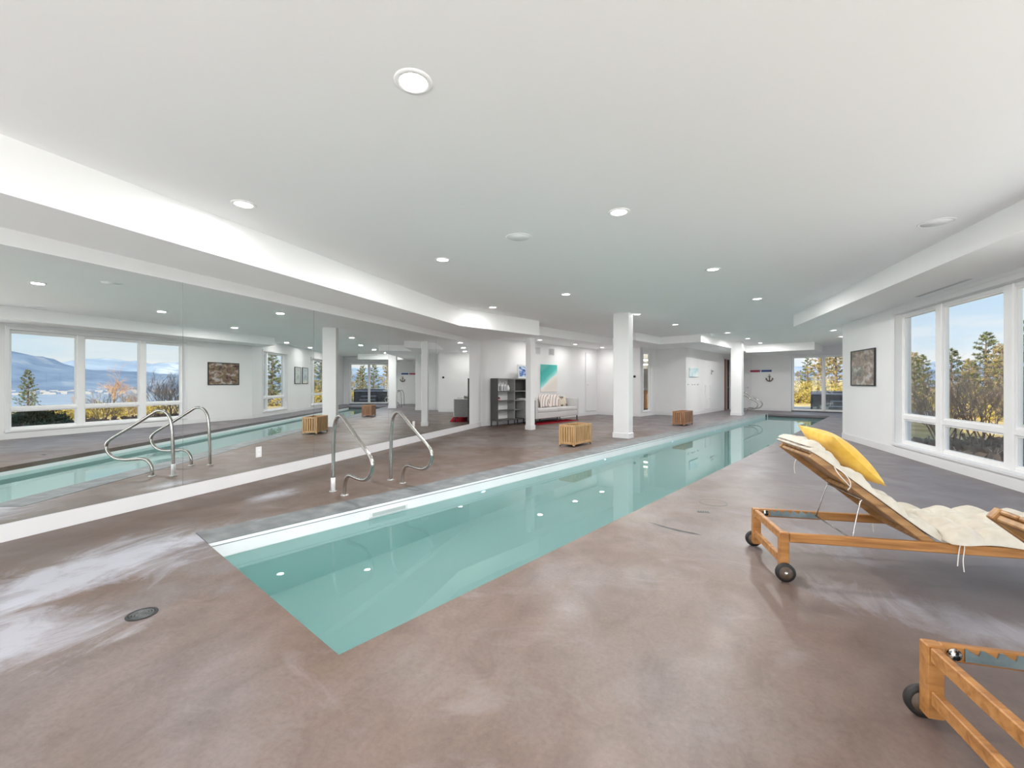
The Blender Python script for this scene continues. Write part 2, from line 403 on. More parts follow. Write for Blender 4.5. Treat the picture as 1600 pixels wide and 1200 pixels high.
# ------------------------------------------------------------------ windows
def window(name, A, u, n, a0, a1, z0, z1, mull, rails, fw=.05, inset=.09, label=None, sill=True, jamb=.03):
    """mull: list of (centre, width); rails: list of (z, height)"""
    root = thing(name, label, kind='structure', loc=(A[0]+u[0]*a0, A[1]+u[1]*a0, z0))
    root.rotation_euler = (0, 0, math.atan2(u[1], u[0]))          # local x along wall, local -y outward
    W, H = a1-a0, z1-z0
    def b(nm, x0, x1, y0, y1, zz0, zz1, m='vinyl', bev=.006): return MB().bbox(x0, x1, y0, y1, zz0, zz1, bev).build(nm, m, root)
    # casing around the opening, slightly proud
    c = MB()
    c.bbox(-.07, 0, 0.0, .016, -.05, H+.05, .004); c.bbox(W, W+.07, 0, .016, -.05, H+.05, .004)
    c.bbox(-.07, W+.07, 0, .018, H, H+.07, .004); c.build('casing', 'trim', root)
    if sill: b('sill', -.08, W+.08, -inset-.01, .03, -.03, .006, 'trim', .003)
    f = MB(); y0, y1 = -inset-.07, -inset
    f.bbox(0, fw, y0, y1, 0, H, .006); f.bbox(W-fw, W, y0, y1, 0, H, .006); f.bbox(fw, W-fw, y0, y1, 0, fw, .006); f.bbox(fw, W-fw, y0, y1, H-fw, H, .006)
    f.build('window_frame', 'vinyl', root)
    xs = [fw]; 
    for c_, w in mull:
        b('mullion', c_-w/2, c_+w/2, y0-.01, y1+.02, .0, H, bev=.012); xs += [c_-w/2, c_+w/2]
    xs.append(W-fw)
    zs = [fw]
    for zc, hh in rails: zs += [zc-hh/2, zc+hh/2]
    zs.append(H-fw)
    for i in range(0, len(xs), 2):
        for zc, hh in rails: b('rail', xs[i], xs[i+1], y0, y1+.01, zc-hh/2, zc+hh/2)
        for j in range(0, len(zs), 2):
            g = MB().box(xs[i], xs[i+1], y0+.03, y0+.036, zs[j], zs[j+1]).build('pane', 'glass', root)
            sash = MB(); k = .022
            X0, X1, Z0, Z1 = xs[i], xs[i+1], zs[j], zs[j+1]
            for q in ((X0, X0+k, Z0, Z1), (X1-k, X1, Z0, Z1), (X0+k, X1-k, Z0, Z0+k), (X0+k, X1-k, Z1-k, Z1)): sash.box(q[0], q[1], y0+.015, y1-.012, q[2], q[3])
            sash.build('sash', 'vinyl', root)
    return root
uY = (0, 1); nX = (1, 0)
def win_r(name, w, mull, label): return window(name, (XR, YR), uY, nX, *w, mull, [(.46, .075)], label=label)
# local x must run so that outward is -y: for u=+Y, -y local = +X world
win_r('window_1', W1, [(1.26, .15), (2.60, .15)], 'wide white three-bay window in the right wall beside the chaise')
win_r('window_2', W0, [(1.26, .15), (2.46, .15)], 'white window in the right wall beside the camera, out of view')
win_r('window_3', WB, [(1.1, .15), (2.2, .15)], 'white window at the rear end of the right wall, out of view')
window('window_4', C1, uR, nR, *W2, [(.45, .1)], [(.5, .075)], label='narrow white window past the right corner, seen in the mirror')
window('window_5', C1, uR, nR, *W3, [(.5, .1)], [(.5, .075)], label='narrow white window nearest the patio door, seen in the mirror')
for k, w_ in enumerate(WR): window('window_%d' % (7+k), (XM, YR), (1, 0), (0, -1), *w_, [(1.25, .1), (2.45, .1)], [], label=['left','right'][k]+' tall added window in the rear wall, unseen behind the camera')
window('window_6', C5, seg(C5, C6)[1], seg(C5, C6)[2], *W6, [], [], fw=.02, inset=.015, label='tall narrow glazed opening onto the washroom')
dd = window('door_1', C2, uB, nB, SL[0], SL[1], .03, 2.36, [(1.08, .09)], [], fw=.06, label='white sliding patio door in the far wall', sill=False)
MB().bbox(0, 2.2, -.2, .03, -.03, -.0, .004).build('threshold', 'dark', dd)

# ------------------------------------------------------------------ far doors
def door(name, A, u, a0, a1, H, label, leafm, hx, pan=True):
    root = thing(name, label, kind='structure', loc=(*along(A, u, a0), 0)); root.rotation_euler = (0, 0, math.atan2(u[1], u[0]))
    W = a1-a0
    c = MB(); c.bbox(-.07, 0, 0, .018, 0, H+.07, .004); c.bbox(W, W+.07, 0, .018, 0, H+.07, .004); c.bbox(0, W, 0, .018, H, H+.07, .004)
    c.bbox(0, .03, -.2, 0, 0, H, .003); c.bbox(W-.03, W, -.2, 0, 0, H, .003); c.bbox(.03, W-.03, -.2, 0, H-.03, H, .003)
    c.build('door_frame', 'trim', root)
    lf = MB().bbox(.032, W-.032, -.10, -.06, .008, H-.032, .004).build('door_leaf', leafm, root)
    if pan:
        for z0, z1 in ((.2, .95), (1.1, H-.25)):
            MB().bbox(.14, W-.14, -.066, -.055, z0, z1, .005).build('panel', leafm, root)
    h = MB().lathe([(.0, 0), (.028, 0), (.028, .012), (.01, .016), (.01, .05)], 14, (hx, -.06, 1.02), 'y'); h.bbox(hx-.01, hx+.1, -.016, 0, 1.01, 1.03, .004)
    h.build('handle', 'chrome', root)
    return root
door('door_2', C2, uB, D2[0], D2[1], 2.3, 'white panel door in the far wall beside the red float', M['trim'], .10)
d1 = door('door_3', C3, seg(C3, C4)[1], D1[0], D1[1], 2.34, 'doorway near the far corner with a brown wooden door edge', M['trim'], .2, False)
MB().bbox(.62, .90, -.055, .03, .01, 2.28, .006).build('wooden_edge', wood('door_wood', (.16, .06, .03), (.24, .10, .05), (.32, .15, .08), (9, 9, .8), 4), d1)
for z in (.3, .9, 1.5, 2.1): MB().bbox(.19, .20, -.055, .020, z, z+.08, .003).build('hinge', 'black', d1)

# ------------------------------------------------------------------ mirrors
ys = [-.43, 1.39, 3.21, 5.03, 6.86, 8.66, 10.46]
wh = ['leftmost mirror panel, cut by the left edge of the view', 'second mirror panel from the left, reflecting the wide window', 'mirror panel behind the left grab rail of the near pair',
      'mirror panel behind the right grab rail, reflecting the thick column', 'mirror panel second from the far end', 'last mirror panel at the far end of the mirrored wall']
for i in range(6):
    t = thing('mirror_panel', wh[i] if i else 'tall frameless mirror panel nearest the camera', 'mirror', (XM, ys[i], 0), 0, 'frameless mirror panels along the left wall')
    if i == 0: t['label'] = 'nearest frameless mirror panel, mostly outside the left edge of view'
    if i == 1: t['label'] = 'leftmost mirror panel fully in view, reflecting the lake window'
    if i == 2: t['label'] = 'mirror panel second from the left seam, just behind the near grab rails'
    if i == 3: t['label'] = 'mirror panel between the second and third seams, reflecting the thick column'
    w = ys[i+1]-ys[i]
    MB().box(.0, .006, .0015, w-.0015, .136, 2.25).build('mirror_glass', 'mirror', t)
    MB().box(.0, .0062, -.0015, .0015, .136, 2.25).build('polished_edge', 'mirror_edge', t)
for k, (y, z, lb) in enumerate(((4.117, .35, 'white outlet plate low on the mirror left of the grab rails'), (7.72, .37, 'white outlet plate low on the mirror right of the grab rails'))):
    t = thing('outlet_plate', lb, 'outlet', (XM+.0065, y, z))
    MB().bbox(0, .006, -.04, .04, -.065, .065, .003).build('cover', 'trim', t)
    for zz in (-.025, .025): MB().bbox(.006, .008, -.015, .015, zz-.013, zz+.013, .002).build('socket', 'band', t)

# ------------------------------------------------------------------ columns
def column(s, t, ws, wt, top, label):
    r = thing('column', label, 'column', (*P(s, t), 0), -BE)       # local x = -t, y = s
    MB().bbox(-wt/2, wt/2, -ws/2, ws/2, 0, top, .008).build('shaft', 'wall', r)
    MB().bbox(-wt/2-.012, wt/2+.012, -ws/2-.012, ws/2+.012, 0.001, .12, .005).build('base_trim', 'trim', r)
    return r
column(8.81, 4.53, .21, .37, ZC, 'thick white square column by the pool edge in mid view')
column(8.77, 7.13, .16, .18, 2.38, 'slim white post between the grey shelf unit and the sofa')
column(17.77, 4.49, .30, .37, ZC, 'white column farthest along the pool, by the far grab rails')
pl = thing('switch_plate', 'white switch plate on the side of the thick column', 'switch', (*P(8.86, 4.345), 1.36), -BE)
MB().bbox(.0, .006, -.035, .035, -.06, .06, .003).build('cover', 'trim', pl)
MB().bbox(.006, .011, -.012, .012, -.025, .025, .002).build('rocker', 'band', pl)
th = thing('thermostat', 'small black round control on the wall beyond the thick column', 'thermostat', (*P(14.8, 7.15), 1.45), -BE)
MB().lathe([(.0, 0), (.045, 0), (.045, -.015), (.035, -.022), (0, -.022)], 20, (0, 0, 0), 'y').build('dial', 'black', th)

# ------------------------------------------------------------------ swimming pool
pool = thing('swimming_pool', 'long narrow lap pool with teal water sunk in the concrete floor', 'pool', (0, 0, 0), -BE)
ZW = -.125
def pb(x0, x1, y0, y1, z0, z1, nm, m): return MB().box(x0, x1, y0, y1, z0, z1).build(nm, m, pool)
# local x = -t
b = MB(); b.box(-PT1, -PT0, PS0, PS1, -1.25, -1.15); b.box(-PT1-.15, -PT1, PS0-.15, PS1+.15, -1.25, ZW-.01); b.box(-PT0, -PT0+.15, PS0-.15, PS1+.15, -1.25, ZW-.01)
b.box(-PT1, -PT0, PS0-.15, PS0, -1.25, ZW-.01); b.box(-PT1, -PT0, PS1, PS1+.15, -1.25, ZW-.01); b.build('basin', 'liner', pool)
b = MB(); b.box(-PT1-.15, -PT1, PS0-.15, PS1+.15, ZW-.01, -.03); b.box(-PT0, -PT0+.15, PS0-.15, PS1+.15, ZW-.01, -.07)
b.box(-PT1, -PT0, PS0-.15, PS0, ZW-.01, -.07); b.build('white_band', 'band', pool)
pb(-PT1, -PT0, PS1, PS1+.15, ZW-.01, -.07, 'end_band', 'dark')
pb(-PT2+.002, -PT1-.012, PS0+.002, PS1-.002, -.028, .003, 'coping', 'coping')
pb(-PT1-.003, -PT1+.002, PS0, PS1, -.03, -.026, 'cover_track', 'coping')
pb(-PT1-.010, -PT1-.004, PS0, PS1, -.03, -.004, 'coping_lip', 'band')
MB().add([(-PT1, PS0, ZW), (-PT0, PS0, ZW), (-PT0, PS1, ZW), (-PT1, PS1, ZW)], [(0, 1, 2, 3)]).build('water', 'water', pool)
sk = MB(); sk.bbox(-PT1-.0, -PT1+.012, 2.26, 2.70, -.115, -.062, .003); sk.build('skimmer_face', 'trim', pool)
pb(-PT1+.012, -PT1+.0135, 2.29, 2.67, -.104, -.072, 'skimmer_slot', mat('skimmer_slot', (.45, .50, .49), .5))
led = mat('blue_pool_light', (.1, .3, 1), .3, emit=(.15, .45, 1), estr=12)
for s_ in (3.82, 6.83, 9.9, 13.0):
    l = MB().lathe([(.0, 0), (.03, 0), (.025, .01), (0, .012)], 16, (-PT1, s_, -.20), 'x').build('pool_light', led, pool)
    MB().lathe([(.045, 0), (.045, .006), (.03, .006), (.03, 0)], 20, (-PT1, s_, -.20), 'x').build('light_ring', 'band', l)
pb(-PT1, -PT1+.03, 19.30, 19.36, ZW-.02, -.01, 'cover_guide', 'black')

# ------------------------------------------------------------------ floor fittings
t = thing('floor_drain', 'round dark slotted floor drain in the near left floor', 'drain', (-2.545, 1.533, 0))
MB().lathe([(.068, 0), (.068, .004), (.056, .005), (.056, 0)], 32).build('rim', 'black', t)
MB().lathe([(0, .0005), (.056, .0005), (.056, .0015), (0, .0015)], 32).build('sump', 'black', t)
for r in (.012, .024, .036, .048):
    MB().lathe([(r-.0035, .0015), (r-.0035, .004), (r+.0035, .004), (r+.0035, .0015)], 32).build('grate_ring', 'iron', t)
for a in range(4): MB().bbox(-.054, .054, -.003, .003, .0015, .0042, .001, Matrix.Rotation(a*pi/4, 4, 'Z')).build('grate_bar', 'iron', t)
t = thing('access_cover', 'faint flush round cover in the floor between pool and chaise', 'cover', (.52, 4.80, 0))
MB().lathe([(.0, 0), (.122, 0), (.122, .001), (0, .001)], 40, (.52, 4.80, 0), smooth=False).build('lid', 'floor', t).location = (-.52, -4.80, 0)
MB().lathe([(.123, 0), (.123, .0015), (.1275, .0015), (.129, 0)], 40).build('ring', 'iron', t)
t = thing('floor_vent', 'small dark slotted plate in the floor between pool and chaise', 'vent', (.395, 4.43, 0), .1)
MB().bbox(-.055, .055, -.028, .028, 0, .002, .001).build('plate', 'iron', t)
for k in range(5): MB().box(-.045+k*.02, -.035+k*.02, -.02, .02, .002, .0026).build('slot', 'black', t)
cr = MB(); pts = [(-.09, 3.943), (-.03, 3.912), (.03, 3.868), (.09, 3.835), (.152, 3.80), (.2, 3.785), (.26, 3.765), (.316, 3.744)]
wd_ = [.001, .006, .010, .008, .014, .010, .012, .002]
v = []
for (x, y), w in zip(pts, wd_): v += [(x, y-w*1.5, .0012), (x, y+w*1.5, .0012)]
cr.add(v, [(2*i, 2*i+2, 2*i+3, 2*i+1) for i in range(len(pts)-1)])
tag(cr.build('floor_crack', M['dark']), 'dark jagged crack in the concrete beside the pool', 'crack')

# ------------------------------------------------------------------ grab rails (figure-four)
prof = [(0, .0), (.005, .35), (.02, .66), (.045, .77), (.11, .845), (.20, .850), (.285, .79), (.52, .635), (.72, .515), (.80, .455), (.825, .385), (.79, .30), (.72, .238), (.62, .215), (.48, .222), (.37, .232), (.305, .20), (.268, .13), (.26, .06), (.26, 0)]
def rail(s, t, label, group):
    r = thing('grab_rail', label, 'grab rail', (*P(s, t), 0), -BE, group)
    MB().tube(smoothpath([(a, 0, z) for a, z in prof], 2), .0195, 14).build('bent_tube', 'steel', r)
    for a in (0, .26):
        MB().lathe([(.0, .0), (.045, 0), (.045, .006), (.03, .014), (.022, .016), (0, .016)], 24, (a, 0, 0)).build('base_flange', 'chrome', r)
    return r
r1 = rail(2.31, 4.70, 'near pair of pool rails: the left steel figure-four grab rail', 'near grab rails')
MB().lathe([(.0, .016), (.024, .016), (.024, .15), (0.02, .155), (0, .155)], 18).build('sleeve', M['band'], r1)
rail(3.055, 4.715, 'near pair of pool rails: the right steel figure-four grab rail', 'near grab rails')
rail(18.5, 4.78, 'far pair of pool rails: the nearer steel rail behind the last column', 'far grab rails')
rail(19.25, 4.78, 'far pair of pool rails: the rail closest to the far wall', 'far grab rails')

# ------------------------------------------------------------------ ceiling fixtures
lt = bpy.data.lights.new('downlight_bulb', 'AREA'); lt.shape = 'DISK'; lt.size = .14; lt.energy = LAMP_W; lt.color = (1, .975, .955)
lt2 = lt.copy(); lt2.energy = LAMP_W*.22; lt3 = lt.copy(); lt3.energy = LAMP_W*.22; lt4 = lt.copy(); lt4.energy = LAMP_W*.95
proto = None
rows = [(1.335, 1.855, ZC, 'large bright round downlight nearest the camera, high in the view'), (3.58, 1.88, ZC, 'round downlight second in the row over the pool right side'), (6.22, 1.87, ZC, 'round downlight third in the row over the pool right side'),
        (8.92, 1.92, ZC, 'round downlight fourth in the row over the pool right side, near the right soffit end'), (1.28, 4.22, ZC, 'round downlight nearest the left soffit above the near grab rails'), (3.5, 4.25, ZC, 'round downlight second along the left soffit'),
        (6.27, 4.30, ZC, 'round downlight left of the thick column, middle of the ceiling'), (6.36, 6.15, ZC, 'round downlight beside the bend of the left soffit'), (9.15, 4.36, ZC, 'round downlight just above the thick column top'),
        (11.4, 4.37, ZC, 'round downlight right of the thick column'), (14.33, 3.89, ZC, 'round downlight before the far column'), (16.63, 3.87, ZC, 'round downlight right above the far column'), (18.8, 3.93, ZC, 'farthest round downlight near the end wall'),
        (10.37, 8.05, 2.505, 'small downlight in the soffit above the slim post'), (12.32, 8.08, 2.505, 'small downlight in the soffit above the sofa'), (14.07, 8.07, 2.505, 'small downlight in the soffit above the recessed wall panel'),
        (13.4, 1.40, ZC, 'downlight hidden past the right soffit, washing the first narrow window'), (15.7, 1.40, ZC, 'downlight hidden past the right soffit, washing the small pictures'), (18.0, 1.40, ZC, 'downlight hidden past the right soffit, nearest the patio door'),
        (-1.3, 1.87, ZC, 'downlight behind the camera over the pool end'), (-1.3, 4.2, ZC, 'downlight behind the camera beside the mirror'), (-1.6, -1.2, ZC, 'downlight behind the camera on the window side')]
for s_, t_, z, lb in rows:
    loc = (*P(s_, t_), z)
    if proto is None:
        proto = thing('recessed_downlight', lb, 'ceiling light', loc, 0, 'round recessed ceiling downlights')
        MB().lathe([(.07, -.001), (.072, -.008), (.092, -.006), (.098, 0)], 32).build('trim_ring', 'ceil', proto)
        MB().lathe([(0, -.0025), (.070, -.0025), (.070, -.001), (0, -.001)], 32).build('lens', 'lens', proto)
        bo = bpy.data.objects.new('downlight_bulb', lt); COL.objects.link(bo); bo.parent = proto; bo.location = (0, 0, -.012)
    else:
        q_ = dup(proto, loc, 0, lb)
        if z < 2.6 or t_ == 1.40 or s_ > 11 or (s_, t_) in ((1.28, 4.22), (6.36, 6.15)):
            for c_ in q_.children:
                if c_.type == 'LIGHT':
                    c_.data = lt2 if (z < 2.6 or t_ == 1.40) else lt3 if s_ < 7 else lt4
for s_, t_, lb in ((3.5, 3.0, 'flush round white ceiling speaker over the pool'), (5.84, -.28, 'flush round white ceiling speaker near the right soffit')):
    t = thing('ceiling_speaker', lb, 'speaker', (*P(s_, t_), ZC))
    MB().lathe([(.12, 0), (.12, -.004), (.137, -.004), (.14, 0)], 40).build('bezel', 'ceil', t)
    MB().lathe([(0, -.003), (.12, -.003), (.12, 0), (0, 0)], 40).build('grille', 'ceil', t)
t = thing('linear_diffuser', 'thin slotted air diffuser in the soffit above the wide window', 'vent', (3.63, 7.45, 2.485))
MB().box(-.035, .035, -.6, .6, -.003, 0).build('frame', 'trim', t)
for k in (-.014, .014): MB().box(k-.004, k+.004, -.58, .58, -.0036, -.003).build('slot', 'coping', t)

# ------------------------------------------------------------------ loungers
def lounger(label, loc, rz):
    r = thing('sun_lounger', label, 'sun lounger', loc, radians(rz), 'slatted wooden sun loungers by the windows')
    W = .56; L = 2.0
    def bb(nm, x0, x1, y0, y1, z0, z1, m='teak', par=r, mt=None, bv=.004): return MB().bbox(x0, x1, y0, y1, z0, z1, bv, mt).build(nm, m, par)
    for y0 in (0, W-.028): bb('side_rail', .052, L, y0, y0+.028, .232, .288)
    for y0 in (0, W-.05): bb('post', 0, .05, y0, y0+.05, .035, .29)
    for y0 in (.0, W-.05): bb('leg', L-.25, L-.2, y0+(.028 if y0 == 0 else -.028), y0+.05+(.028 if y0 == 0 else -.028), 0, .232)
    bb('head_crossbar', .006, .034, .05, W-.05, .235, .286)
    bb('lower_crossbar', .008, .036, .05, W-.05, .085, .135)
    bb('foot_crossbar', L-.03, L, .028, W-.028, .235, .286)
    bb('middle_crossbar', .84, .87, .028, W-.028, .232, .262)
    for k in range(9): bb('slat', .90+k*.118, .90+k*.118+.075, .03, W-.03, .270, .287)
    for y, sg in ((-.012, -1), (W+.012, 1)):
        w = MB().lathe([(.0, -.011), (.040, -.012), (.055, -.010), (.055, .010), (.040, .012), (0, .011)], 28, (.02, y+sg*.006, .055), 'y').build('wheel', 'rubber', r)
        MB().lathe([(.0, -.0145), (.038, -.0135), (.040, 0), (.038, .0135), (0, .0145)], 24, (.02, y+sg*.006, .055), 'y').build('hub', 'slate', w)
        MB().lathe([(.0, -.019), (.009, -.018), (.009, .018), (0, .019)], 12, (.02, y+sg*.006, .055), 'y').build('axle_cap', 'chrome', w)
    # notched steel plates inside both rails
    for y in (.029, W-.0335):
        p_ = MB(); zz0, zz1 = .242, .286; n = 6; xs = [.115+.30*k/n for k in range(n+1)]
        prof2 = [(.115, zz0), (.415, zz0), (.415, zz1)]
        top = []
        for k in range(n-1, -1, -1):
            top += [(xs[k+1]-.006, zz1), (xs[k+1]-.012, zz1-.020), (xs[k]+.012, zz1-.006), (xs[k]+.004, zz1)]
        pr = prof2+top+[(.115, zz1)]
        m_ = len(pr); V = [(x, y, z) for x, z in pr]+[(x, y+.0045, z) for x, z in pr]
        tr = tessellate_polygon([[Vector((x, z, 0)) for x, z in pr]])
        F = [tuple(a) for a in tr]+[tuple(i+m_ for i in reversed(a)) for a in tr]+[(i, (i+1) % m_, (i+1) % m_+m_, i+m_) for i in range(m_)]
        p_.add(V, F).build('notched_plate', 'plate', r)
        MB().lathe([(0, -.006), (.02, -.006), (.02, .006), (0, .006)], 16, (.085, y+.002, .262), 'y').build('lock_disc', 'spring', r)
    # backrest: local frame, x up the backrest from the hinge
    ang = math.atan2(.505, .635)
    bk = Matrix.Translation((.815, 0, .262)) @ Matrix.Rotation(pi, 4, 'Z') @ Matrix.Rotation(-ang, 4, 'Y') @ Matrix.Translation((0, -W, 0))
    def bkb(nm, x0, x1, y0, y1, z0, z1, m='teakd', par=r): return bb(nm, x0, x1, y0, y1, z0, z1, m, par, bk)
    b0 = bkb('backrest_rail', 0, .81, .032, .060, -.022, .022); bkb('backrest_rail', 0, .81, W-.060, W-.032, -.022, .022)
    bkb('backrest_crossbar', .0, .03, .06, W-.06, -.018, .018); bkb('backrest_crossbar', .77, .80, .06, W-.06, -.018, .004); bkb('backrest_crossbar', .42, .45, .06, W-.06, -.018, .004)
    n = 6; w = (W-.124)/n
    for k in range(n): bkb('backrest_slat', .03, .81, .062+k*w+.003, .062+(k+1)*w-.003, .006, .02)
    # wire stay
    pt = lambda a, y, z: (a, y, z)
    MB().tube(smoothpath([(.47, W-.07, .50), (.455, W-.07, .485), (.405, W-.05, .270), (.402, W-.035, .262)], 1), .0042, 8).build('stay_wire', 'steel', r)
    MB().tube(smoothpath([(.47, .07, .50), (.455, .07, .485), (.405, .05, .270), (.402, .035, .262)], 1), .0042, 8).build('stay_wire', 'steel', r)
    MB().tube([(.403, .035, .264), (.403, W-.035, .264)], .0042, 8).build('stay_rod', 'steel', r)
    MB().tube([(.468, .07, .498), (.468, W-.07, .498)], .0045, 8).build('stay_rod', 'steel', r)
    return r
lounger('wooden sun lounger with raised back and cream mattress, beside the windows', (.705, 3.045, 0), 6)
lounger('bare wooden sun lounger cut off by the lower right edge', (.912, 1.385, 0), 3)

def blob_mesh(fn, nu, nv):
    V = []; F = []
    for side in (1, -1):
        o = len(V)
        for i in range(nu+1):
            for j in range(nv+1): V.append(fn(i/nu, j/nv, side))
        for i in range(nu):
            for j in range(nv):
                a = o+i*(nv+1)+j; q = (a, a+nv+1, a+nv+2, a+1); F.append(q if side > 0 else q[::-1])
    return V, F
def path_eval(path, u):
    L = [0]
    for a, b in zip(path, path[1:]): L.append(L[-1]+(Vector(b)-Vector(a)).length)
    d = u*L[-1]
    for i in range(len(path)-1):
        if d <= L[i+1]+1e-9:
            k = (d-L[i])/(L[i+1]-L[i]); a, b = Vector(path[i]), Vector(path[i+1]); p_ = a.lerp(b, k); tt = (b-a).normalized()
            return p_, Vector((-tt.y, tt.x)), d
    return Vector(path[-1]), Vector((0, 1)), d
mt = thing('lounger_mattress', 'tufted cream mattress folded over the back and seat of the lounger', 'mattress', (.705, 3.045, 0), radians(6))
def mattress(path, wobble, w0, w1, thick, pitch, cols, nm, ny=56, nu=120, seed=0):
    pth = [(p_.x, p_.y) for p_ in smoothpath([(a, b, 0) for a, b in path], 2)]
    rr_ = random.Random(seed); ph = [rr_.uniform(-.3, .3) for _ in range(30)]
    LL = sum((Vector(b)-Vector(a)).length for a, b in zip(pth, pth[1:]))
    def fn(u, v, side):
        p_, n_, d = path_eval(pth, u)
        eu = min(1, (min(u, 1-u)*LL)/.05); ev = min(1, min(v, 1-v)*(w1-w0)/.05)
        e = sqrt(max(0, 1-(1-eu)**2))*sqrt(max(0, 1-(1-ev)**2))
        a = abs(sin(pi*d/pitch+ph[int(d/pitch) % 30]*.2*sin(v*7)))**.55; c = abs(sin(pi*v*cols+.25*sin(9*u)))**.5
        h = thick*(.30+.70*a*(.55+.45*c))*e
        wr = .007*sin(41*v+17*u*LL)*e*(1.1-c)+.004*sin(63*d+9*v)*e+.004*sin(37*v-29*d+3*sin(11*v))*e
        y = w0+(w1-w0)*v+wobble*sin(d*2*pi/pitch/2+1)*.5*(1 if v > .5 else -1)*(2*abs(v-.5))**3
        q = p_+n_*(.004+(h+wr if side > 0 else -.0))
        return (q.x, y, q.y)
    V, F = blob_mesh(fn, nu, ny); return MB().add(V, F, True).build(nm, 'canvas', mt)
# path normal must point up: run head -> foot
mattress([(.16, .792), (.25, .735), (.60, .458), (.845, .272), (.90, .292)], .01, .02, .56, .058, .215, 3, 'back_cushion', seed=1)
mattress([(.84, .300), (.95, .292), (1.45, .292), (1.93, .292)], .05, -.03, .595, .088, .195, 4, 'seat_cushion', seed=3)
mattress([(.165, .812), (.20, .800), (.275, .74)], .0, .06, .54, .055, .13, 3, 'head_fold', nu=30, seed=4)
def tie(pts, nm='tie'): MB().tube(smoothpath(pts, 2), .0028, 6).build(nm, 'cord', mt)
tie([(.33, .55, .70), (.30, .575, .66), (.285, .57, .60), (.29, .565, .55)])
tie([(.30, .03, .70), (.33, .005, .68), (.37, .0, .63), (.385, .02, .585), (.375, .035, .56)])
tie([(.30, .03, .70), (.31, .0, .66), (.345, -.002, .62), (.38, .02, .585)])
tie([(.93, .0, .31), (.93, -.008, .28), (.925, -.008, .235), (.92, -.01, .20), (.925, -.012, .14)])
tie([(.92, .0, .31), (.905, -.008, .27), (.90, -.008, .225), (.895, -.01, .17)])
tie([(.80, .57, .28), (.78, .575, .24), (.785, .575, .16)])

def cushion(nm, w, h, t, m, mtx, label, cat, group=None, n=22, power=.5, pinch=.10):
    def fn(u, v, side):
        x, y = 2*u-1, 2*v-1
        e = max(0, (1-x*x)*(1-y*y))**power
        px_ = x*(1-pinch*(1-y*y)*abs(x)**3); py_ = y*(1-pinch*(1-x*x)*abs(y)**3)
        wr = .02*sin(7*x+3*y)*sin(5*y-2*x)*e
        return mtx @ Vector((px_*w/2, py_*h/2, side*(t/2)*(e+wr)))
    V, F = blob_mesh(fn, n, n); o = MB().add(V, F, True).build(nm, m)
    return tag(o, label, cat, group)
LM = Matrix.Translation((.705, 3.045, 0)) @ Matrix.Rotation(radians(6), 4, 'Z')
ab = math.atan2(.505, .635)
cushion('throw_pillow', .44, .44, .15, 'mustard', LM @ Matrix.Translation((.475, .36, .735)) @ Matrix.Rotation(ab+.10, 4, 'Y') @ Matrix.Rotation(.12, 4, 'Z'), 'mustard yellow square pillow lying on the raised lounger back', 'pillow')

# ------------------------------------------------------------------ slatted planters
def planter(s, t, rz, m, label):
    r = thing('slatted_planter', label, 'planter', (*P(s, t), 0), -BE+rz, 'slatted wooden planter boxes by the pool')
    W, L, H = .34, .67, .41       # local x width(-t), y length(s)
    for x in (-W/2, W/2-.035):
        for y in (-L/2, L/2-.035): MB().bbox(x, x+.035, y, y+.035, .02, H, .003).build('corner_post', m, r)
    for z0, z1 in ((.045, .085), (H-.04, H)):
        for x in (-W/2, W/2-.022): MB().bbox(x, x+.022, -L/2+.035, L/2-.035, z0, z1, .003).build('rail', m, r)
        for y in (-L/2, L/2-.022): MB().bbox(-W/2+.035, W/2-.035, y, y+.022, z0, z1, .003).build('rail', m, r)
    n = 10; st = (L-.07)/n
    for x in (-W/2+.003, W/2-.017):
        for k in range(n): MB().bbox(x, x+.014, -L/2+.035+k*st+.010, -L/2+.035+(k+1)*st-.014, .085, H-.04, .002).build('slat', m, r)
    n = 5; st = (W-.07)/n
    for y in (-L/2+.003, L/2-.017):
        for k in range(n): MB().bbox(-W/2+.035+k*st+.007, -W/2+.035+(k+1)*st-.009, y, y+.014, .085, H-.04, .002).build('slat', m, r)
    MB().box(-W/2+.022, W/2-.022, -L/2+.022, L/2-.022, .07, .085).build('bottom_board', m, r)
    ln = MB(); a_, b_ = W/2-.024, L/2-.024
    for q in ((-a_, -a_+.003, -b_, b_), (a_-.003, a_, -b_, b_), (-a_, a_, -b_, -b_+.003), (-a_, a_, b_-.003, b_)): ln.box(*q, .09, H-.06)
    ln.build('inner_sheets', 'inner_dark', r)  # dark sheets put in so the gaps between slats read dark
    for x in (-W/2+.017, W/2-.017):
        for y in (-L/2+.017, L/2-.017): MB().lathe([(0, 0), (.010, 0), (.012, .02), (0, .02)], 10, (x, y, 0)).build('foot', 'black', r)
    return r
planter(7.20, 4.71, .04, 'crate', 'pale slatted wooden planter box in front of the thick column')
planter(12.65, 4.63, .0, 'crate2', 'darker slatted wooden planter box farther along the pool')

# ------------------------------------------------------------------ shelf unit
sh = thing('shelf_unit', 'grey open shelf unit with white-backed bays on thin legs', 'shelf', (*P(8.82, 8.33), 0), -BE)
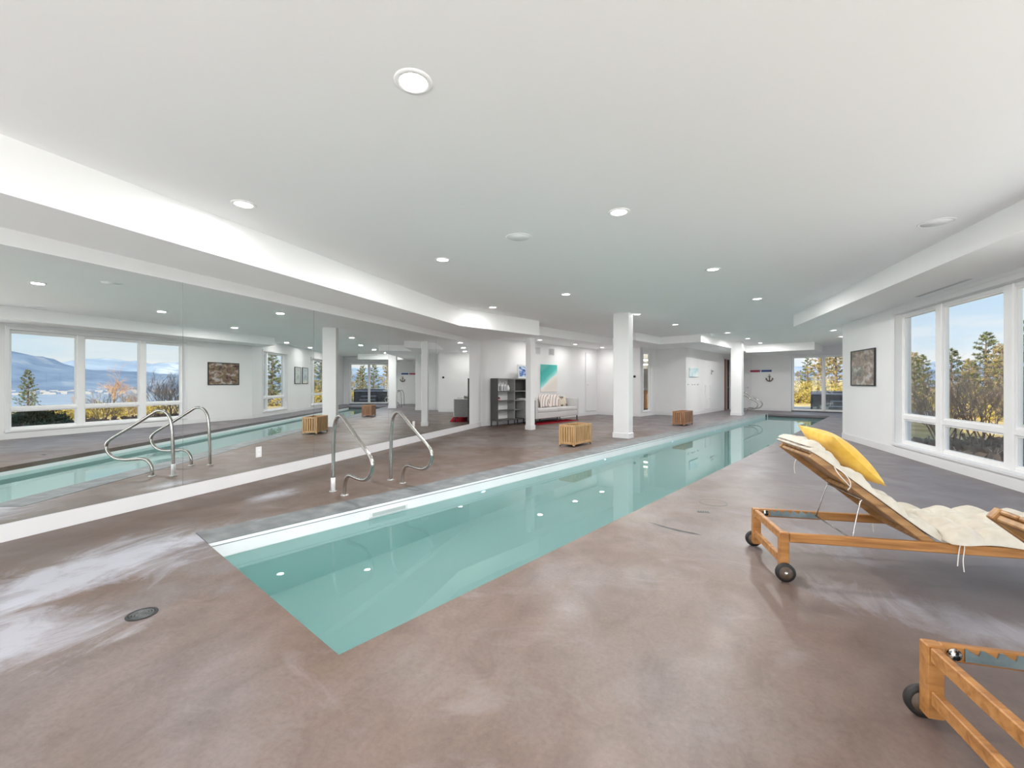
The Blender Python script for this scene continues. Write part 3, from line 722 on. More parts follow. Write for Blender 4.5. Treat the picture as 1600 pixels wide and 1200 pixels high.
# local x = -t (front at x=0, back at -.29), y along s 0..1.45
D = .29; Lh = 1.44
bx = lambda x0, x1, y0, y1, z0, z1, nm, m, b_=.003, par=sh: MB().bbox(x0, x1, y0, y1, z0, z1, b_).build(nm, m, par)
bx(-D, 0, 0, .02, .14, 1.34, 'side_panel', 'cabinet'); bx(-D, 0, Lh-.02, Lh, .14, 1.34, 'side_panel', 'cabinet')
bx(-D, 0.004, 0, Lh, 1.315, 1.345, 'top_panel', 'cabinet_l'); bx(-D, 0.004, .02, Lh-.02, .14, .175, 'bottom_panel', 'cabinet')
bx(-D, 0, .71, .73, .175, 1.315, 'divider', 'cabinet_l')
bx(-D, -D+.01, .02, .71, .175, 1.315, 'back_panel', 'cab_white'); bx(-D, -D+.01, .73, Lh-.02, .175, 1.315, 'back_panel', 'cabinet')
for z in (.43, .70, .97):
    bx(-D+.01, -.004, .02, .71, z-.009, z+.009, 'shelf_board', 'cabinet'); bx(-D+.01, -.004, .73, Lh-.02, z-.009, z+.009, 'shelf_board', 'cabinet_l')
for x in (-D+.01, -.035):
    for y in (.0, .72, Lh-.025): bx(x, x+.025, y, y+.025, 0, .14, 'leg', 'black')
def on_shelf(x, y): 
    c, s_ = cos(-BE), sin(-BE); o = P(8.82, 8.33); return (o[0]+x*c-y*s_, o[1]+x*s_+y*c)
mug = None
mugm = mat('glazed_mug', (.82, .82, .84), .25)
for k, (y, lb) in enumerate(((.14, 'white lantern first from the left on the top shelf'), (.30, 'white lantern second from the left on the top shelf'), (.43, 'white lantern third from the left on the top shelf'), (.56, 'plain white jar at the right end of the top white bay'))):
    loc = (*on_shelf(-.13, y), .98)
    if mug is None:
        mug = thing('lantern', lb, 'lantern', loc, -BE, 'small white lanterns on the grey shelf unit')
        MB().lathe([(0, 0), (.045, 0), (.05, .02), (.05, .15), (.035, .18), (.028, .2), (.02, .2), (0, .19)], 20).build('body', mugm, mug)
        for a in range(6): MB().bbox(.0485, .054, -.008, .008, .03, .14, .002, Matrix.Rotation(a*pi/3, 4, 'Z')).build('slot', 'cabinet', mug)
        MB().tube([(.0, .045*cos(a), .2+.06*sin(a)) for a in [pi*i/10 for i in range(11)]], .004, 6).build('handle', 'steel', mug)
    elif k < 3: dup(mug, loc, -BE+.3*k, lb)
    else:
        j = thing('jar', lb, 'jar', loc, -BE); MB().lathe([(0, 0), (.04, 0), (.055, .03), (.055, .10), (.035, .13), (.03, .15), (0, .15)], 20).build('body', mugm, j)
        MB().lathe([(0, .15), (.034, .15), (.034, .165), (0.01, .17), (0, .185)], 16).build('lid', mugm, j)
pg = thing('pink_ornament', 'small pink and dark red ornament on the second shelf', 'ornament', (*on_shelf(-.10, .13), .711), -BE)
MB().lathe([(0, 0), (.035, 0), (.055, .03), (.05, .075), (.02, .10), (0, .10)], 18).build('body', mat('pink_glaze', (.75, .35, .38), .4), pg)
MB().lathe([(0, .0), (.028, .0), (.03, .03), (0, .05)], 12, (.03, -.01, .06)).build('flower', mat('dark_red', (.12, .01, .02), .5), pg)
# framed print leaning on the shelf top
def picture(name, label, cat, loc, rz, w, h, art, frame, fw=.02, d=.025, tilt=0, mat_w=0, glass=True, group=None):
    """hangs in local xz plane, faces local -y"""
    r = thing(name, label, cat, loc, rz, group); mt_ = Matrix.Rotation(tilt, 4, 'X')
    f = MB()
    f.bbox(0, fw, -d, 0, 0, h, .002, mt_); f.bbox(w-fw, w, -d, 0, 0, h, .002, mt_); f.bbox(fw, w-fw, -d, 0, 0, fw, .002, mt_); f.bbox(fw, w-fw, -d, 0, h-fw, h, .002, mt_)
    f.build('frame', frame, r)
    if mat_w: MB().box(fw, w-fw, -d*.55, -.002, fw, h-fw, mt_).build('mat_board', 'band', r)
    a = fw+mat_w
    MB().box(a, w-a, -d*.6, -.003, a, h-a, mt_).build('print', art, r)
    if glass: MB().box(fw, w-fw, -d*.85, -d*.80, fw, h-fw, mt_).build('glazing', 'glass', r)
    return r
def art(name, stops, sc=3, det=6, vec='Generated', st=(1, 1, 1), dist=.5): return nz(mat(name, (.5, .5, .5), .5), stops, sc, det, vec, st, dist=dist)
# local -y facing: for lounge wall (t=8.7) face direction is toward -t = local +x in pool frame -> rz = -BE+90deg gives -y -> +x
RZL = -BE+pi/2
a_blue = art('blue_hills_print', [(.35, (.03, .07, .28)), (.5, (.2, .35, .75)), (.62, (.75, .82, .95))], 3, st=(1, 1, 2.5))
picture('framed_print', 'small white-framed blue print leaning on the shelf unit top', 'picture', (*P(9.88, 8.50), 1.347), RZL, .42, .42, a_blue, M['trim'], .03, tilt=-.08, mat_w=.03)
def canvas_mat():
    m = mat('turquoise_shore_canvas', (.5, .5, .5), .6); t = m.node_tree; b = t.nodes['Principled BSDF']
    c = N(t, 'ShaderNodeTexCoord'); s_ = N(t, 'ShaderNodeSeparateXYZ'); t.links.new(c.outputs['Generated'], s_.inputs[0])
    n = N(t, 'ShaderNodeTexNoise'); n.inputs['Scale'].default_value = 3; n.inputs['Detail'].default_value = 5; t.links.new(c.outputs['Generated'], n.inputs['Vector'])
    def m2(op, a, b_):
        x = N(t, 'ShaderNodeMath', operation=op)
        for i, v_ in ((0, a), (1, b_)):
            if isinstance(v_, (int, float)): x.inputs[i].default_value = v_
            else: t.links.new(v_, x.inputs[i])
        return x.outputs[0]
    v_ = m2('SUBTRACT', s_.outputs[2], m2('MULTIPLY', s_.outputs[0], .55)); v_ = m2('ADD', v_, m2('MULTIPLY', n.outputs[0], .16))
    t.links.new(ramp(t, v_, [(.0, (.78, .72, .66)), (.13, (.82, .77, .70)), (.20, (.80, .84, .84)), (.28, (.30, .72, .68)), (.45, (.08, .52, .47)), (.75, (.05, .42, .38)), (.9, (.12, .46, .42))]), b.inputs['Base Color'])
    return m
t = thing('canvas_print', 'large turquoise and sand shoreline canvas above the sofa', 'picture', (*P(11.22, 8.695), .92), RZL)
MB().bbox(0, .88, -.04, 0, 0, .90, .004).build('stretched_canvas', canvas_mat(), t)
# vents
for s_, lb in ((10.92, 'left of two white slatted air grilles high on the lounge wall'), (11.68, 'right of two white slatted air grilles high on the lounge wall')):
    t = thing('air_grille', lb, 'vent', (*P(s_, 8.697), 2.135), RZL, 'air grilles on the lounge wall')
    f = MB(); w, h = .30, .245
    f.bbox(0, .02, -.012, 0, 0, h, .002); f.bbox(w-.02, w, -.012, 0, 0, h, .002); f.bbox(.02, w-.02, -.012, 0, 0, .02, .002); f.bbox(.02, w-.02, -.012, 0, h-.02, h, .002); f.build('frame', 'trim', t)
    MB().box(.02, w-.02, -.001, 0, .02, h-.02).build('backing', 'cabinet', t)
    for k in range(9): MB().box(.03+k*.028, .042+k*.028, -.010, -.002, .02, h-.02).build('vane', 'trim', t)
# recessed wall panel (jib door)
t = thing('wall_panel', 'tall flush white access panel door right of the sofa', 'panel', (*P(13.95, 8.698), .16), RZL)
MB().bbox(.03, .72, -.012, 0, .03, 2.16, .004).build('leaf', 'wall', t)
f = MB(); f.bbox(0, .03, -.02, 0, 0, 2.19, .003); f.bbox(.72, .76, -.03, 0, 0, 2.19, .003); f.bbox(.03, .72, -.02, 0, 0, .03, .003); f.bbox(.03, .72, -.02, 0, 2.16, 2.19, .003); f.build('frame', 'trim', t)
MB().bbox(.10, .16, -.022, -.012, .98, 1.0, .003).build('pull', 'chrome', t)

# ------------------------------------------------------------------ sofa, cushions, rug
so_ = thing('sofa', 'light grey low-back sofa on dark tapered legs', 'sofa', (*P(9.93, 7.86), 0), -BE)
# local: x -> -t (front at 0, back -0.82), y 0..2.28
def sb(x0, x1, y0, y1, z0, z1, nm, m='sofa', b_=.025):
    bm = bmesh.new(); bmesh.ops.create_cube(bm, size=1)
    for v_ in bm.verts: v_.co = Vector(((x0+x1)/2+v_.co.x*(x1-x0), (y0+y1)/2+v_.co.y*(y1-y0), (z0+z1)/2+v_.co.z*(z1-z0)))
    bmesh.ops.bevel(bm, geom=bm.edges[:], offset=b_, segments=3, profile=.5, affect='EDGES'); bm.verts.index_update()
    o = MB().add([v_.co.copy() for v_ in bm.verts], [[v_.index for v_ in f_.verts] for f_ in bm.faces], True).build(nm, m, so_); bm.free(); return o
sb(-.78, 0, .10, 2.18, .155, .335, 'base'); sb(-.80, -.62, .0, 2.28, .155, .75, 'backrest')
sb(-.80, .0, .0, .11, .155, .72, 'arm'); sb(-.80, .0, 2.17, 2.28, .155, .72, 'arm')
MB().bbox(-.78, -.02, -.003, .001, .17, .70, .002).build('painted_side_shade', 'sofa_shade', so_)  # darker panel, paints the shade onto the sofa's left side
sb(-.62, .01, .115, 1.13, .335, .45, 'seat_cushion', b_=.035); sb(-.62, .01, 1.15, 2.165, .335, .45, 'seat_cushion', b_=.035)
sb(-.66, -.48, .13, 1.13, .44, .74, 'back_cushion', b_=.05); sb(-.66, -.48, 1.15, 2.15, .44, .74, 'back_cushion', b_=.05)
for x in (-.05, -.74):
    for y in (.04, 1.14, 2.24): MB().tube([(x, y, 0), (x, y, .157)], [.012, .022], 12).build('leg', 'black', so_)
def stripes(name, cols, n, ax=0):
    m = mat(name, (.8, .8, .8), .9, spec=.1); t = m.node_tree
    c = N(t, 'ShaderNodeTexCoord'); s_ = N(t, 'ShaderNodeSeparateXYZ'); t.links.new(c.outputs['Generated'], s_.inputs[0])
    x = N(t, 'ShaderNodeMath', operation='MULTIPLY'); x.inputs[1].default_value = n; t.links.new(s_.outputs[ax], x.inputs[0])
    y = N(t, 'ShaderNodeMath', operation='FRACT'); t.links.new(x.outputs[0], y.inputs[0])
    r = N(t, 'ShaderNodeValToRGB'); r.color_ramp.interpolation = 'CONSTANT'; e = r.color_ramp.elements
    while len(e) < len(cols): e.new(.5)
    for i, (p_, cc) in enumerate(cols): e[i].position = p_; e[i].color = (*cc, 1)
    t.links.new(y.outputs[0], r.inputs[0]); t.links.new(r.outputs[0], m.node_tree.nodes['Principled BSDF'].inputs['Base Color'])
    return m
strp = stripes('striped_fabric', [(0, (.82, .76, .72)), (.35, (.10, .06, .07)), (.48, (.82, .76, .72)), (.62, (.62, .36, .30)), (.74, (.85, .80, .76))], 5)
SM = Matrix.Translation((*P(9.93, 7.86), 0)) @ Matrix.Rotation(-BE, 4, 'Z')
def sc_(y, x, z, tilt, yaw=0): return SM @ Matrix.Translation((x, y, z)) @ Matrix.Rotation(yaw, 4, 'Z') @ Matrix.Rotation(pi/2, 4, 'Z') @ Matrix.Rotation(pi/2-tilt, 4, 'X')
cushion('sofa_cushion', .56, .42, .15, strp, sc_(.92, -.40, .655, .25, .1), 'left striped cream and dark cushion on the sofa', 'cushion', 'striped cushions on the sofa')
cushion('sofa_cushion', .56, .42, .15, strp, sc_(1.42, -.40, .65, .25, -.08), 'right striped cream and dark cushion on the sofa', 'cushion', 'striped cushions on the sofa')
cushion('sofa_cushion', .40, .36, .13, nz(mat('beige_black_fabric', (.6, .5, .4), .9), [(.45, (.66, .58, .48)), (.55, (.06, .05, .05))], 2, 2, 'Generated'), sc_(1.90, -.42, .61, .3, -.35), 'beige and black patterned cushion against the right sofa arm', 'cushion')
cushion('sofa_cushion', .46, .40, .14, 'sofa', sc_(.34, -.36, .63, .35, .45), 'plain pale grey cushion against the left sofa arm', 'cushion')
MB_ = MB().bbox(0, .50, -.05, 2.02, 0.0005, .012, .004).build('area_rug', 'rug')
MB_.location = (*P(10.0, 8.24), 0); MB_.rotation_euler = (0, 0, -BE); tag(MB_, 'deep red rug lying under the front of the sofa', 'rug')

# ------------------------------------------------------------------ things on the far left wall (t=5.8, faces -t) and back wall (s=22, faces -s)
a_sea = art('pale_sea_print', [(.35, (.45, .66, .72)), (.55, (.72, .82, .84)), (.7, (.80, .85, .84))], 2)
t = thing('small_canvas', 'small pale blue canvas on the far white wall above the hooks', 'picture', (*P(16.45, 5.797), 1.44), RZL)
MB().bbox(0, .92, -.035, 0, 0, .34, .004).build('stretched_canvas', a_sea, t)
hk = None
for k, s_ in enumerate((16.33, 16.78, 17.05, 17.38)):
    lb = ['first', 'second', 'third', 'fourth'][k]+' from the left of four small wall hooks under the pale canvas'
    if hk is None:
        hk = thing('wall_hook', lb, 'hook', (*P(s_, 5.798), 1.13), RZL, 'wall hooks on the far white wall')
        MB().bbox(-.02, .02, -.006, 0, 0, .05, .002).build('back_plate', 'chrome', hk); MB().tube([(0, -.004, .03), (0, -.04, .02), (0, -.05, .04)], .006, 6).build('peg', 'chrome', hk)
    else: dup(hk, (*P(s_, 5.798), 1.13), RZL, lb)
t = thing('intercom', 'white wall intercom with handset on the far white wall', 'intercom', (*P(18.9, 5.798), 1.60), RZL)
MB().bbox(0, .36, -.03, 0, 0, .16, .006).build('housing', 'trim', t); MB().bbox(.02, .08, -.05, -.03, -.03, .17, .01).build('handset', 'cabinet_l', t)
MB().box(.16, .32, -.0315, -.03, .08, .13).build('display', 'coping', t)
t = thing('wall_hatch', 'low narrow white access hatch with a small knob', 'hatch', (*P(18.25, 5.798), .15), RZL)
MB().bbox(.02, .56, -.012, 0, .02, .96, .003).build('leaf', 'wall', t)
f = MB(); f.bbox(0, .02, -.018, 0, 0, .98, .002); f.bbox(.56, .58, -.018, 0, 0, .98, .002); f.bbox(.02, .56, -.018, 0, 0, .02, .002); f.bbox(.02, .56, -.018, 0, .96, .98, .002); f.build('frame', 'trim', t)
MB().lathe([(0, 0), (.012, 0), (.02, -.03), (0, -.035)], 12, (.46, -.012, .45), 'y').build('knob', 'chrome', t)
for s_, lb in ((6.45, 'outlet plate low on the grey return wall, left one'), (6.1, 'outlet plate low on the grey return wall, right one')):
    t = thing('wall_outlet', lb, 'outlet', (*P(16.15, s_), .40), -BE)
    MB().bbox(-.04, .04, -.006, 0, -.06, .06, .003).build('cover', 'trim', t); MB().bbox(-.015, .015, -.008, -.006, -.04, .04, .002).build('socket', 'band', t)
# pool floats stored as bars, and an anchor ornament
for tt, c, cn in ((5.01, (.35, .01, .06), 'dark red'), (4.56, (.01, .06, .25), 'navy blue')):
    t = thing('wall_sign_bar', cn+' horizontal bar mounted on the far wall', 'wall bar', (*P(22, tt), 1.71), -BE)
    MB().bbox(0, .40, -.03, -.012, 0, .085, .006).build('board', mat(cn.replace(' ', '_')+'_paint', c, .4), t)
    for x in (.06, .34): MB().bbox(x-.01, x+.01, -.014, 0, .03, .05, .002).build('bracket', 'chrome', t)
MB().bbox(.20, .215, -.055, .018, .01, 2.28, .003).build('door_seal', 'black', d1)
t = thing('anchor_ornament', 'weathered anchor ornament hanging under the blue bar', 'ornament', (*P(21.97, 4.24), 1.24), -BE)
a = MB(); a.tube([(0, -.02, .06), (0, -.02, .30)], .018, 8); a.build('shank', M['bark'], t)
MB().tube([(.12*sin(k), -.02, .18-.12*cos(k)) for k in [-1.35+2.7*i/16 for i in range(17)]], .022, 8).build('arms', M['bark'], t)
MB().tube([(-.07, -.02, .25), (.07, -.02, .25)], .010, 8).build('stock', M['bark'], t)
MB().tube([(.03*cos(k), -.02, .325+.03*sin(k)) for k in [2*pi*i/12 for i in range(13)]], .008, 6, cap=False).build('ring', M['bark'], t)
for x in (-1, 1): MB().add([(x*.13, -.02, .22), (x*.08, -.035, .15), (x*.16, -.02, .13), (x*.08, -.005, .15)], [(0, 1, 2), (0, 2, 3), (1, 3, 2), (0, 3, 1)]).build('fluke', M['bark'], t)
t = thing('light_switch', 'white switch plate left of the patio door', 'switch', (*P(22, 3.62), .95), -BE)
MB().bbox(-.04, .04, -.006, 0, -.06, .06, .003).build('cover', 'trim', t); MB().bbox(-.012, .012, -.01, -.006, -.025, .025, .002).build('rocker', 'band', t)

# ------------------------------------------------------------------ pictures on the right walls
a_map = art('autumn_aerial_print', [(.36, (.05, .025, .02)), (.45, (.26, .12, .09)), (.50, (.14, .15, .04)), (.56, (.40, .22, .18)), (.66, (.50, .46, .46))], 6, 12, dist=1.0)
picture('framed_picture', 'black-framed brown and green abstract print on the right wall', 'picture', (XR-.001, 10.80, 1.15), -pi/2, 1.05, .71, a_map, M['black'], .022, .03)
a_sk = art('pale_sketch_print', [(.4, (.5, .5, .48)), (.5, (.72, .72, .70)), (.7, (.8, .8, .79))], 4)
RZ2 = -BE-pi/2
for k, (s_, lb) in enumerate(((15.93, 'left of two small black-framed sketches seen only in the mirror'), (16.72, 'right of two small black-framed sketches seen only in the mirror'))):
    picture('framed_sketch', lb, 'picture', (*P(s_, .901), 1.18), RZ2, .62, .72, a_sk, M['black'], .022, .03, group='pair of black-framed sketches')

# ------------------------------------------------------------------ washroom behind the narrow glazed opening
def room2():
    m = MB(); a, b_ = (14.86, 18.4), (7.18, 9.2)
    fl = MB().prism(sp([(a[0], 7.03), (a[1], 7.03), (a[1], b_[1]), (a[0], b_[1])]), -.07, .0).build('floor_washroom', 'floor', kind='structure')
    MB().prism(sp([(a[0], 7.03), (a[1], 7.03), (a[1], b_[1]), (a[0], b_[1])]), 2.52, 2.7).build('ceiling_washroom', 'ceil', kind='structure')
    for nm, A, B in (('wall_washroom_back', P(a[1], 7.0), P(a[1], b_[1])), ('wall_washroom_side', P(a[1], b_[1]), P(a[0]-.1, b_[1]))):
        L, u, n = seg(A, B); MB().wallbox(A, B, n, 0, .12, -.07, 2.7).build(nm, 'wall', kind='structure')
    L, u, n = seg(P(16.15, 7.17), P(18.4, 7.17)); MB().wallbox(P(16.3, 7.05), P(18.5, 7.05), n, 0, -.12, -.07, 2.7).build('wall_washroom_near', 'wall', kind='structure')
room2()
vn = thing('vanity_cabinet', 'orange wooden vanity seen through the narrow glazed opening', 'cabinet', (*P(17.75, 8.95), 0), -BE)
vw = wood('vanity_wood', (.45, .19, .04), (.62, .29, .07), (.74, .38, .11), (9, 9, .8), 4)
MB().bbox(0, 1.5, 0, .6, .12, .90, .004).build('body', vw, vn)
for k in range(3): 
    d_ = MB().bbox(.02+k*.49, .49+k*.49, -.018, 0, .16, .87, .004).build('cabinet_door', vw, vn); MB().bbox(.42+k*.49, .435+k*.49, -.035, -.018, .55, .7, .003).build('pull', 'chrome', d_)
MB().bbox(-.0, 1.52, -.03, .62, .90, .96, .004).build('worktop', 'trim', vn)
MB().bbox(.02, 1.48, .05, .6, .0, .12, .004).build('plinth', 'black', vn)
MB().bbox(0, 1.5, .59, .61, 1.0, 1.85, .003).build('vanity_mirror', 'cabinet_l', vn)
for z in (2.0, 2.2):
    l_ = thing('light_bar', ('lower' if z < 2.1 else 'upper')+' glowing light bar over the washroom vanity', 'lamp', (*P(18.3, 8.85), z), -BE, 'washroom light bars')
    MB().bbox(0, 1.4, -.02, .0, -.01, .06, .004).build('housing', 'chrome', l_)
    MB().tube([(.02, -.04, .025), (1.38, -.04, .025)], .028, 12).build('tube_lamp', mat('warm_lamp', (1, .95, .85), .4, emit=(1, .93, .80), estr=6), l_)

# ------------------------------------------------------------------ outside: yard, terrain, lake, mountains
CX, CY, RY = 3.0, 9.0, 17.5
def hgt(x, y):
    r = sqrt((x-CX)**2+(y-CY)**2)
    if r <= RY: return -.16
    az = math.degrees(math.atan2(x-CX, y-CY))          # 0 = +Y, 90 = +X
    k = max(0, min(1, (az-22)/22))*max(0, min(1, (190-az)/30)) if az > 0 else 0
    d = r-RY
    down = -.045*d if d < 60 else -2.7-(d-60)*.11
    down = max(down, -64)
    up = min(.035*d, 3.0+.01*d) if d < 300 else 5.8
    return -.16+down*k+(1-k)*up*.5+.25*sin(x*.21)*cos(y*.17)*min(1, d/15)
grass = nz(mat('golden_grass', (.5, .4, .2), .95, spec=.1), [(.3, (.30, .26, .12)), (.5, (.50, .40, .20)), (.7, (.70, .56, .32))], .9, 8, bump=.4)
soil = nz(mat('garden_soil', (.2, .17, .15), .95, spec=.1), [(.3, (.13, .11, .10)), (.5, (.24, .21, .18)), (.7, (.36, .32, .27))], 2.2, 10, bump=.6)
NA = 96
ring = [(CX+RY*sin(2*pi*k/NA), CY+RY*cos(2*pi*k/NA)) for k in range(NA)][::-1]
MB().prism(ring, -.36, -.16, [grow(OUT, TH)+[]]).build('yard_ground', grass, kind='structure')
rad = [RY*1.0, 20, 24, 30, 38, 50, 70, 100, 160, 300, 500, 800, 1400]
V = []; F = []
for r in rad:
    for k in range(NA):
        a = 2*pi*k/NA; x, y = CX+r*sin(a), CY+r*cos(a); V.append((x, y, hgt(x, y) if r > RY else -.16))
for i in range(len(rad)-1):
    for k in range(NA): F.append((i*NA+k, (i+1)*NA+k, (i+1)*NA+(k+1) % NA, i*NA+(k+1) % NA))
MB().add(V, F, True).build('terrain', grass, kind='structure')
lakem = nz(mat('lake_water', (.42, .55, .72), .25), [(.3, (.22, .31, .45)), (.7, (.30, .40, .54))], .003)
MB().lathe([(0, -60.5), (9000, -60.5), (9000, -60), (0, -60)], 64, smooth=False).build('lake', lakem, kind='structure')
def mountains(name, r0, r1, prof3, m, seed, base=-62):
    rr_ = random.Random(seed); na = 240; nr = 14; V = []; F = []
    ph = [(rr_.uniform(0, 6.28), rr_.uniform(.6, 1.4)) for _ in range(8)]
    for i in range(na+1):
        az = radians(-20+150*i/na)
        for j in range(nr+1):
            k = j/nr; r = r0+(r1-r0)*k
            e = prof3(math.degrees(az))*r1
            h = e*(sin(min(1, k*1.0)*pi/2)**1.6)
            w = sum(sin(math.degrees(az)*f*.9+p_+k*5*f)*1.0/f for f, (p_, _) in zip((1, 2.1, 3.3, 5.2, 8.1, 12.7, 19, 31), ph))
            h = h*(1+.07*w)+base*(1-k)
            V.append((r*sin(az), r*cos(az), h))
    for i in range(na):
        for j in range(nr):
            a = i*(nr+1)+j; F.append((a, a+1, a+nr+2, a+nr+1))
    return MB().add(V, F, True).build(name, m, kind='structure')
def lerp(tab, x):
    for (a, b), (c, d) in zip(tab, tab[1:]):
        if x <= c: return b+(d-b)*max(0, min(1, (x-a)/(c-a)))
    return tab[-1][1]
near_m = nz(mat('hazy_hillside', (.30, .40, .56), 1, spec=0), [(.3, (.13, .19, .31)), (.55, (.19, .27, .40)), (.75, (.34, .38, .46))], .004, 10)  # distance haze painted into the bluish base colours of both ridges
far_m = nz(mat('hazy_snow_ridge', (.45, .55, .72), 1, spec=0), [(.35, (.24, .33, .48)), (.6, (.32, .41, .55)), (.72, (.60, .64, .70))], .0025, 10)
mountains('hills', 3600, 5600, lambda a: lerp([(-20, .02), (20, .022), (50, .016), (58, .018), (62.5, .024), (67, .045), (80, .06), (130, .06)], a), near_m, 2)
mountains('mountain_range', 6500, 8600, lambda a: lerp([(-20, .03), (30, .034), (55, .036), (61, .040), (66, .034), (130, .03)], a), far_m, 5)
# far shore town: pale specks
tm = MB(); rt = random.Random(11)
for k in range(230):
    az = radians(rt.uniform(50, 75)); r = rt.uniform(3500, 4100); x, y = r*sin(az), r*cos(az); w = rt.uniform(5, 14); z = -62+(r-3500)*.03
    tm.box(x-w, x+w, y-w, y+w, z, z+rt.uniform(6, 15))
tm.build('far_town_houses', mat('pale_roofs', (.42, .42, .45), .9), kind='stuff')

# patio and hot tub outside the sliding door
MB().prism(sp([(22.24, -1.2), (27.5, -1.2), (27.5, 5.2), (22.24, 5.2)]), -.2, -.03).build('patio_slab', nz(mat('patio_concrete', (.5, .5, .48), .8), [(.3, (.42, .42, .40)), (.7, (.55, .55, .52))], 3), kind='structure')
tb = thing('hot_tub', 'dark panelled hot tub with steps on the patio beyond the sliding door', 'hot tub', (*P(24.3, 3.02), -.03), -BE)
MB().bbox(.03, 2.17, .03, 2.17, .0, .70, .03).build('cabinet_shell', 'tub', tb)
MB().bbox(-.02, 2.22, -.02, 2.22, .70, .80, .04).build('acrylic_rim', 'tub_l', tb)
MB().bbox(.0, 2.2, .0, 2.2, .80, .86, .02).build('cover', 'tub', tb)
for k in range(6): MB().bbox(.05+k*.353, .375+k*.353, .012, .032, .05, .66, .006).build('side_panel', 'tub', tb)
for x in (.0, 2.12): MB().bbox(x, x+.08, -.0, .08, 0, .70, .01).build('corner_trim', 'black', tb)
st_ = thing('tub_steps', 'grey plastic two-tread steps in front of the hot tub', 'steps', (*P(23.55, 2.25), -.03), -BE)
MB().bbox(0, .9, .35, .7, 0, .42, .01).build('upper_tread', 'tub', st_); MB().bbox(0, .9, 0, .36, 0, .2, .01).build('lower_tread', 'tub', st_)
MB().bbox(-.01, .91, .34, .7, .42, .45, .01).build('tread_cap', 'tub_l', st_); MB().bbox(-.01, .91, -.01, .35, .2, .23, .01).build('tread_cap', 'tub_l', st_)

# ------------------------------------------------------------------ plants outside
def make_pine(h, seed, fm, label, loc, crown0=.12, dens=1.0):
    rr_ = random.Random(seed); r = thing('pine_tree', label, 'tree', loc, 0, None)
    MB().tube([(0, 0, 0), (.02*h*.1, 0, h*.35), (0, .01*h, h*.7), (0, 0, h*.99)], [.02*h, .016*h, .009*h, .002*h], 8).build('trunk', 'bark', r)
    br = MB(); fo = MB(); nb = int(46*dens)
    for k in range(nb):
        z = h*(crown0+(1-crown0)*(k/nb)**.95); f = 1-(z/h-crown0)/(1-crown0)
        L = h*.23*(f**.65+.10)*rr_.uniform(.65, 1.15); a = k*2.4+rr_.uniform(-.4, .4)
        d = Vector((cos(a), sin(a), rr_.uniform(.05, .45))).normalized(); p0 = Vector((0, 0, z)); p1 = p0+d*L*.6; p2 = p0+d*L+Vector((0, 0, L*.14))
        br.tube([p0, p1, p2], [.0045*h, .003*h, .0012*h], 4)
        nc = 3+int(L/h*22)
        for c in range(nc):
            u = .3+.7*(c+1)/nc; pc = p0.lerp(p2, u)+Vector((rr_.uniform(-1, 1), rr_.uniform(-1, 1), rr_.uniform(-.3, .8)))*L*.16
            sz = h*rr_.uniform(.018, .034)
            for q in range(14):
                dv = Vector((rr_.gauss(0, 1), rr_.gauss(0, 1), rr_.gauss(.3, 1))).normalized(); sd = dv.cross(Vector((rr_.gauss(0, 1), rr_.gauss(0, 1), rr_.gauss(0, 1)))).normalized()*sz*.18
                b0 = pc+dv*sz*.1; fo.add([b0-sd, b0+sd, pc+dv*sz*1.25], [(0, 1, 2)])
    br.build('branches', 'bark', r); fo.build('foliage', fm, r, kind='stuff')
    return r
def gpos(az, r, ox=0, oy=0):
    x, y = ox+r*sin(radians(az)), oy+r*cos(radians(az)); return (x, y, hgt(x, y)-.05)
def az_of(x): return math.degrees(math.atan2(x-800, 681))-18.6
G_P = 'pine trees beyond the yard'
pA = make_pine(7, 1, 'pine', 'tall green pine in the middle bay of the wide window', gpos(az_of(1541), 30)); pA['group'] = G_P
pB = make_pine(6, 2, 'pine', 'rounder green pine left in the middle bay of the wide window', gpos(az_of(1487), 31), .08, 1.2); pB['group'] = G_P
pG = make_pine(7.5, 3, 'pine_g', 'tall golden pine right of the patio door centre', gpos(az_of(1283), 40), .05, 1.2); pG['group'] = G_P
pH = make_pine(7, 4, 'pine_g', 'dense golden pine seen at the right edge of the patio door', gpos(az_of(1306), 36), .05, 1.3); pH['group'] = G_P
def dp(src, loc, rz, sc, lb): return dup(src, loc, rz, lb, G_P, sc)
HT = {}
def top(o, h, ztop): o.scale = ((ztop-o.location.z)/h,)*3; o.scale[0] = o.scale[1] = o.scale[2]*1.15
top(pA, 7, 3.55); top(pB, 6, 2.9); top(pG, 7.5, 4.6); top(pH, 7, 4.4)
def dpt(src, h, loc, rz, ztop, lb): o = dup(src, loc, rz, lb, G_P); top(o, h, ztop)
dpt(pA, 7, gpos(az_of(1428), 32), 1, 2.6, 'small green pine in the left bay of the wide window')
dpt(pB, 6, gpos(az_of(1592), 30), 2, 2.6, 'green pine in the right bay of the wide window')
dpt(pA, 7, gpos(az_of(1262), 44), 2.2, 3.3, 'slender bluish pine left in the patio door')
dpt(pG, 7.5, gpos(az_of(1247), 52), .7, 2.4, 'short golden pine at the left edge of the patio door')
k = 0
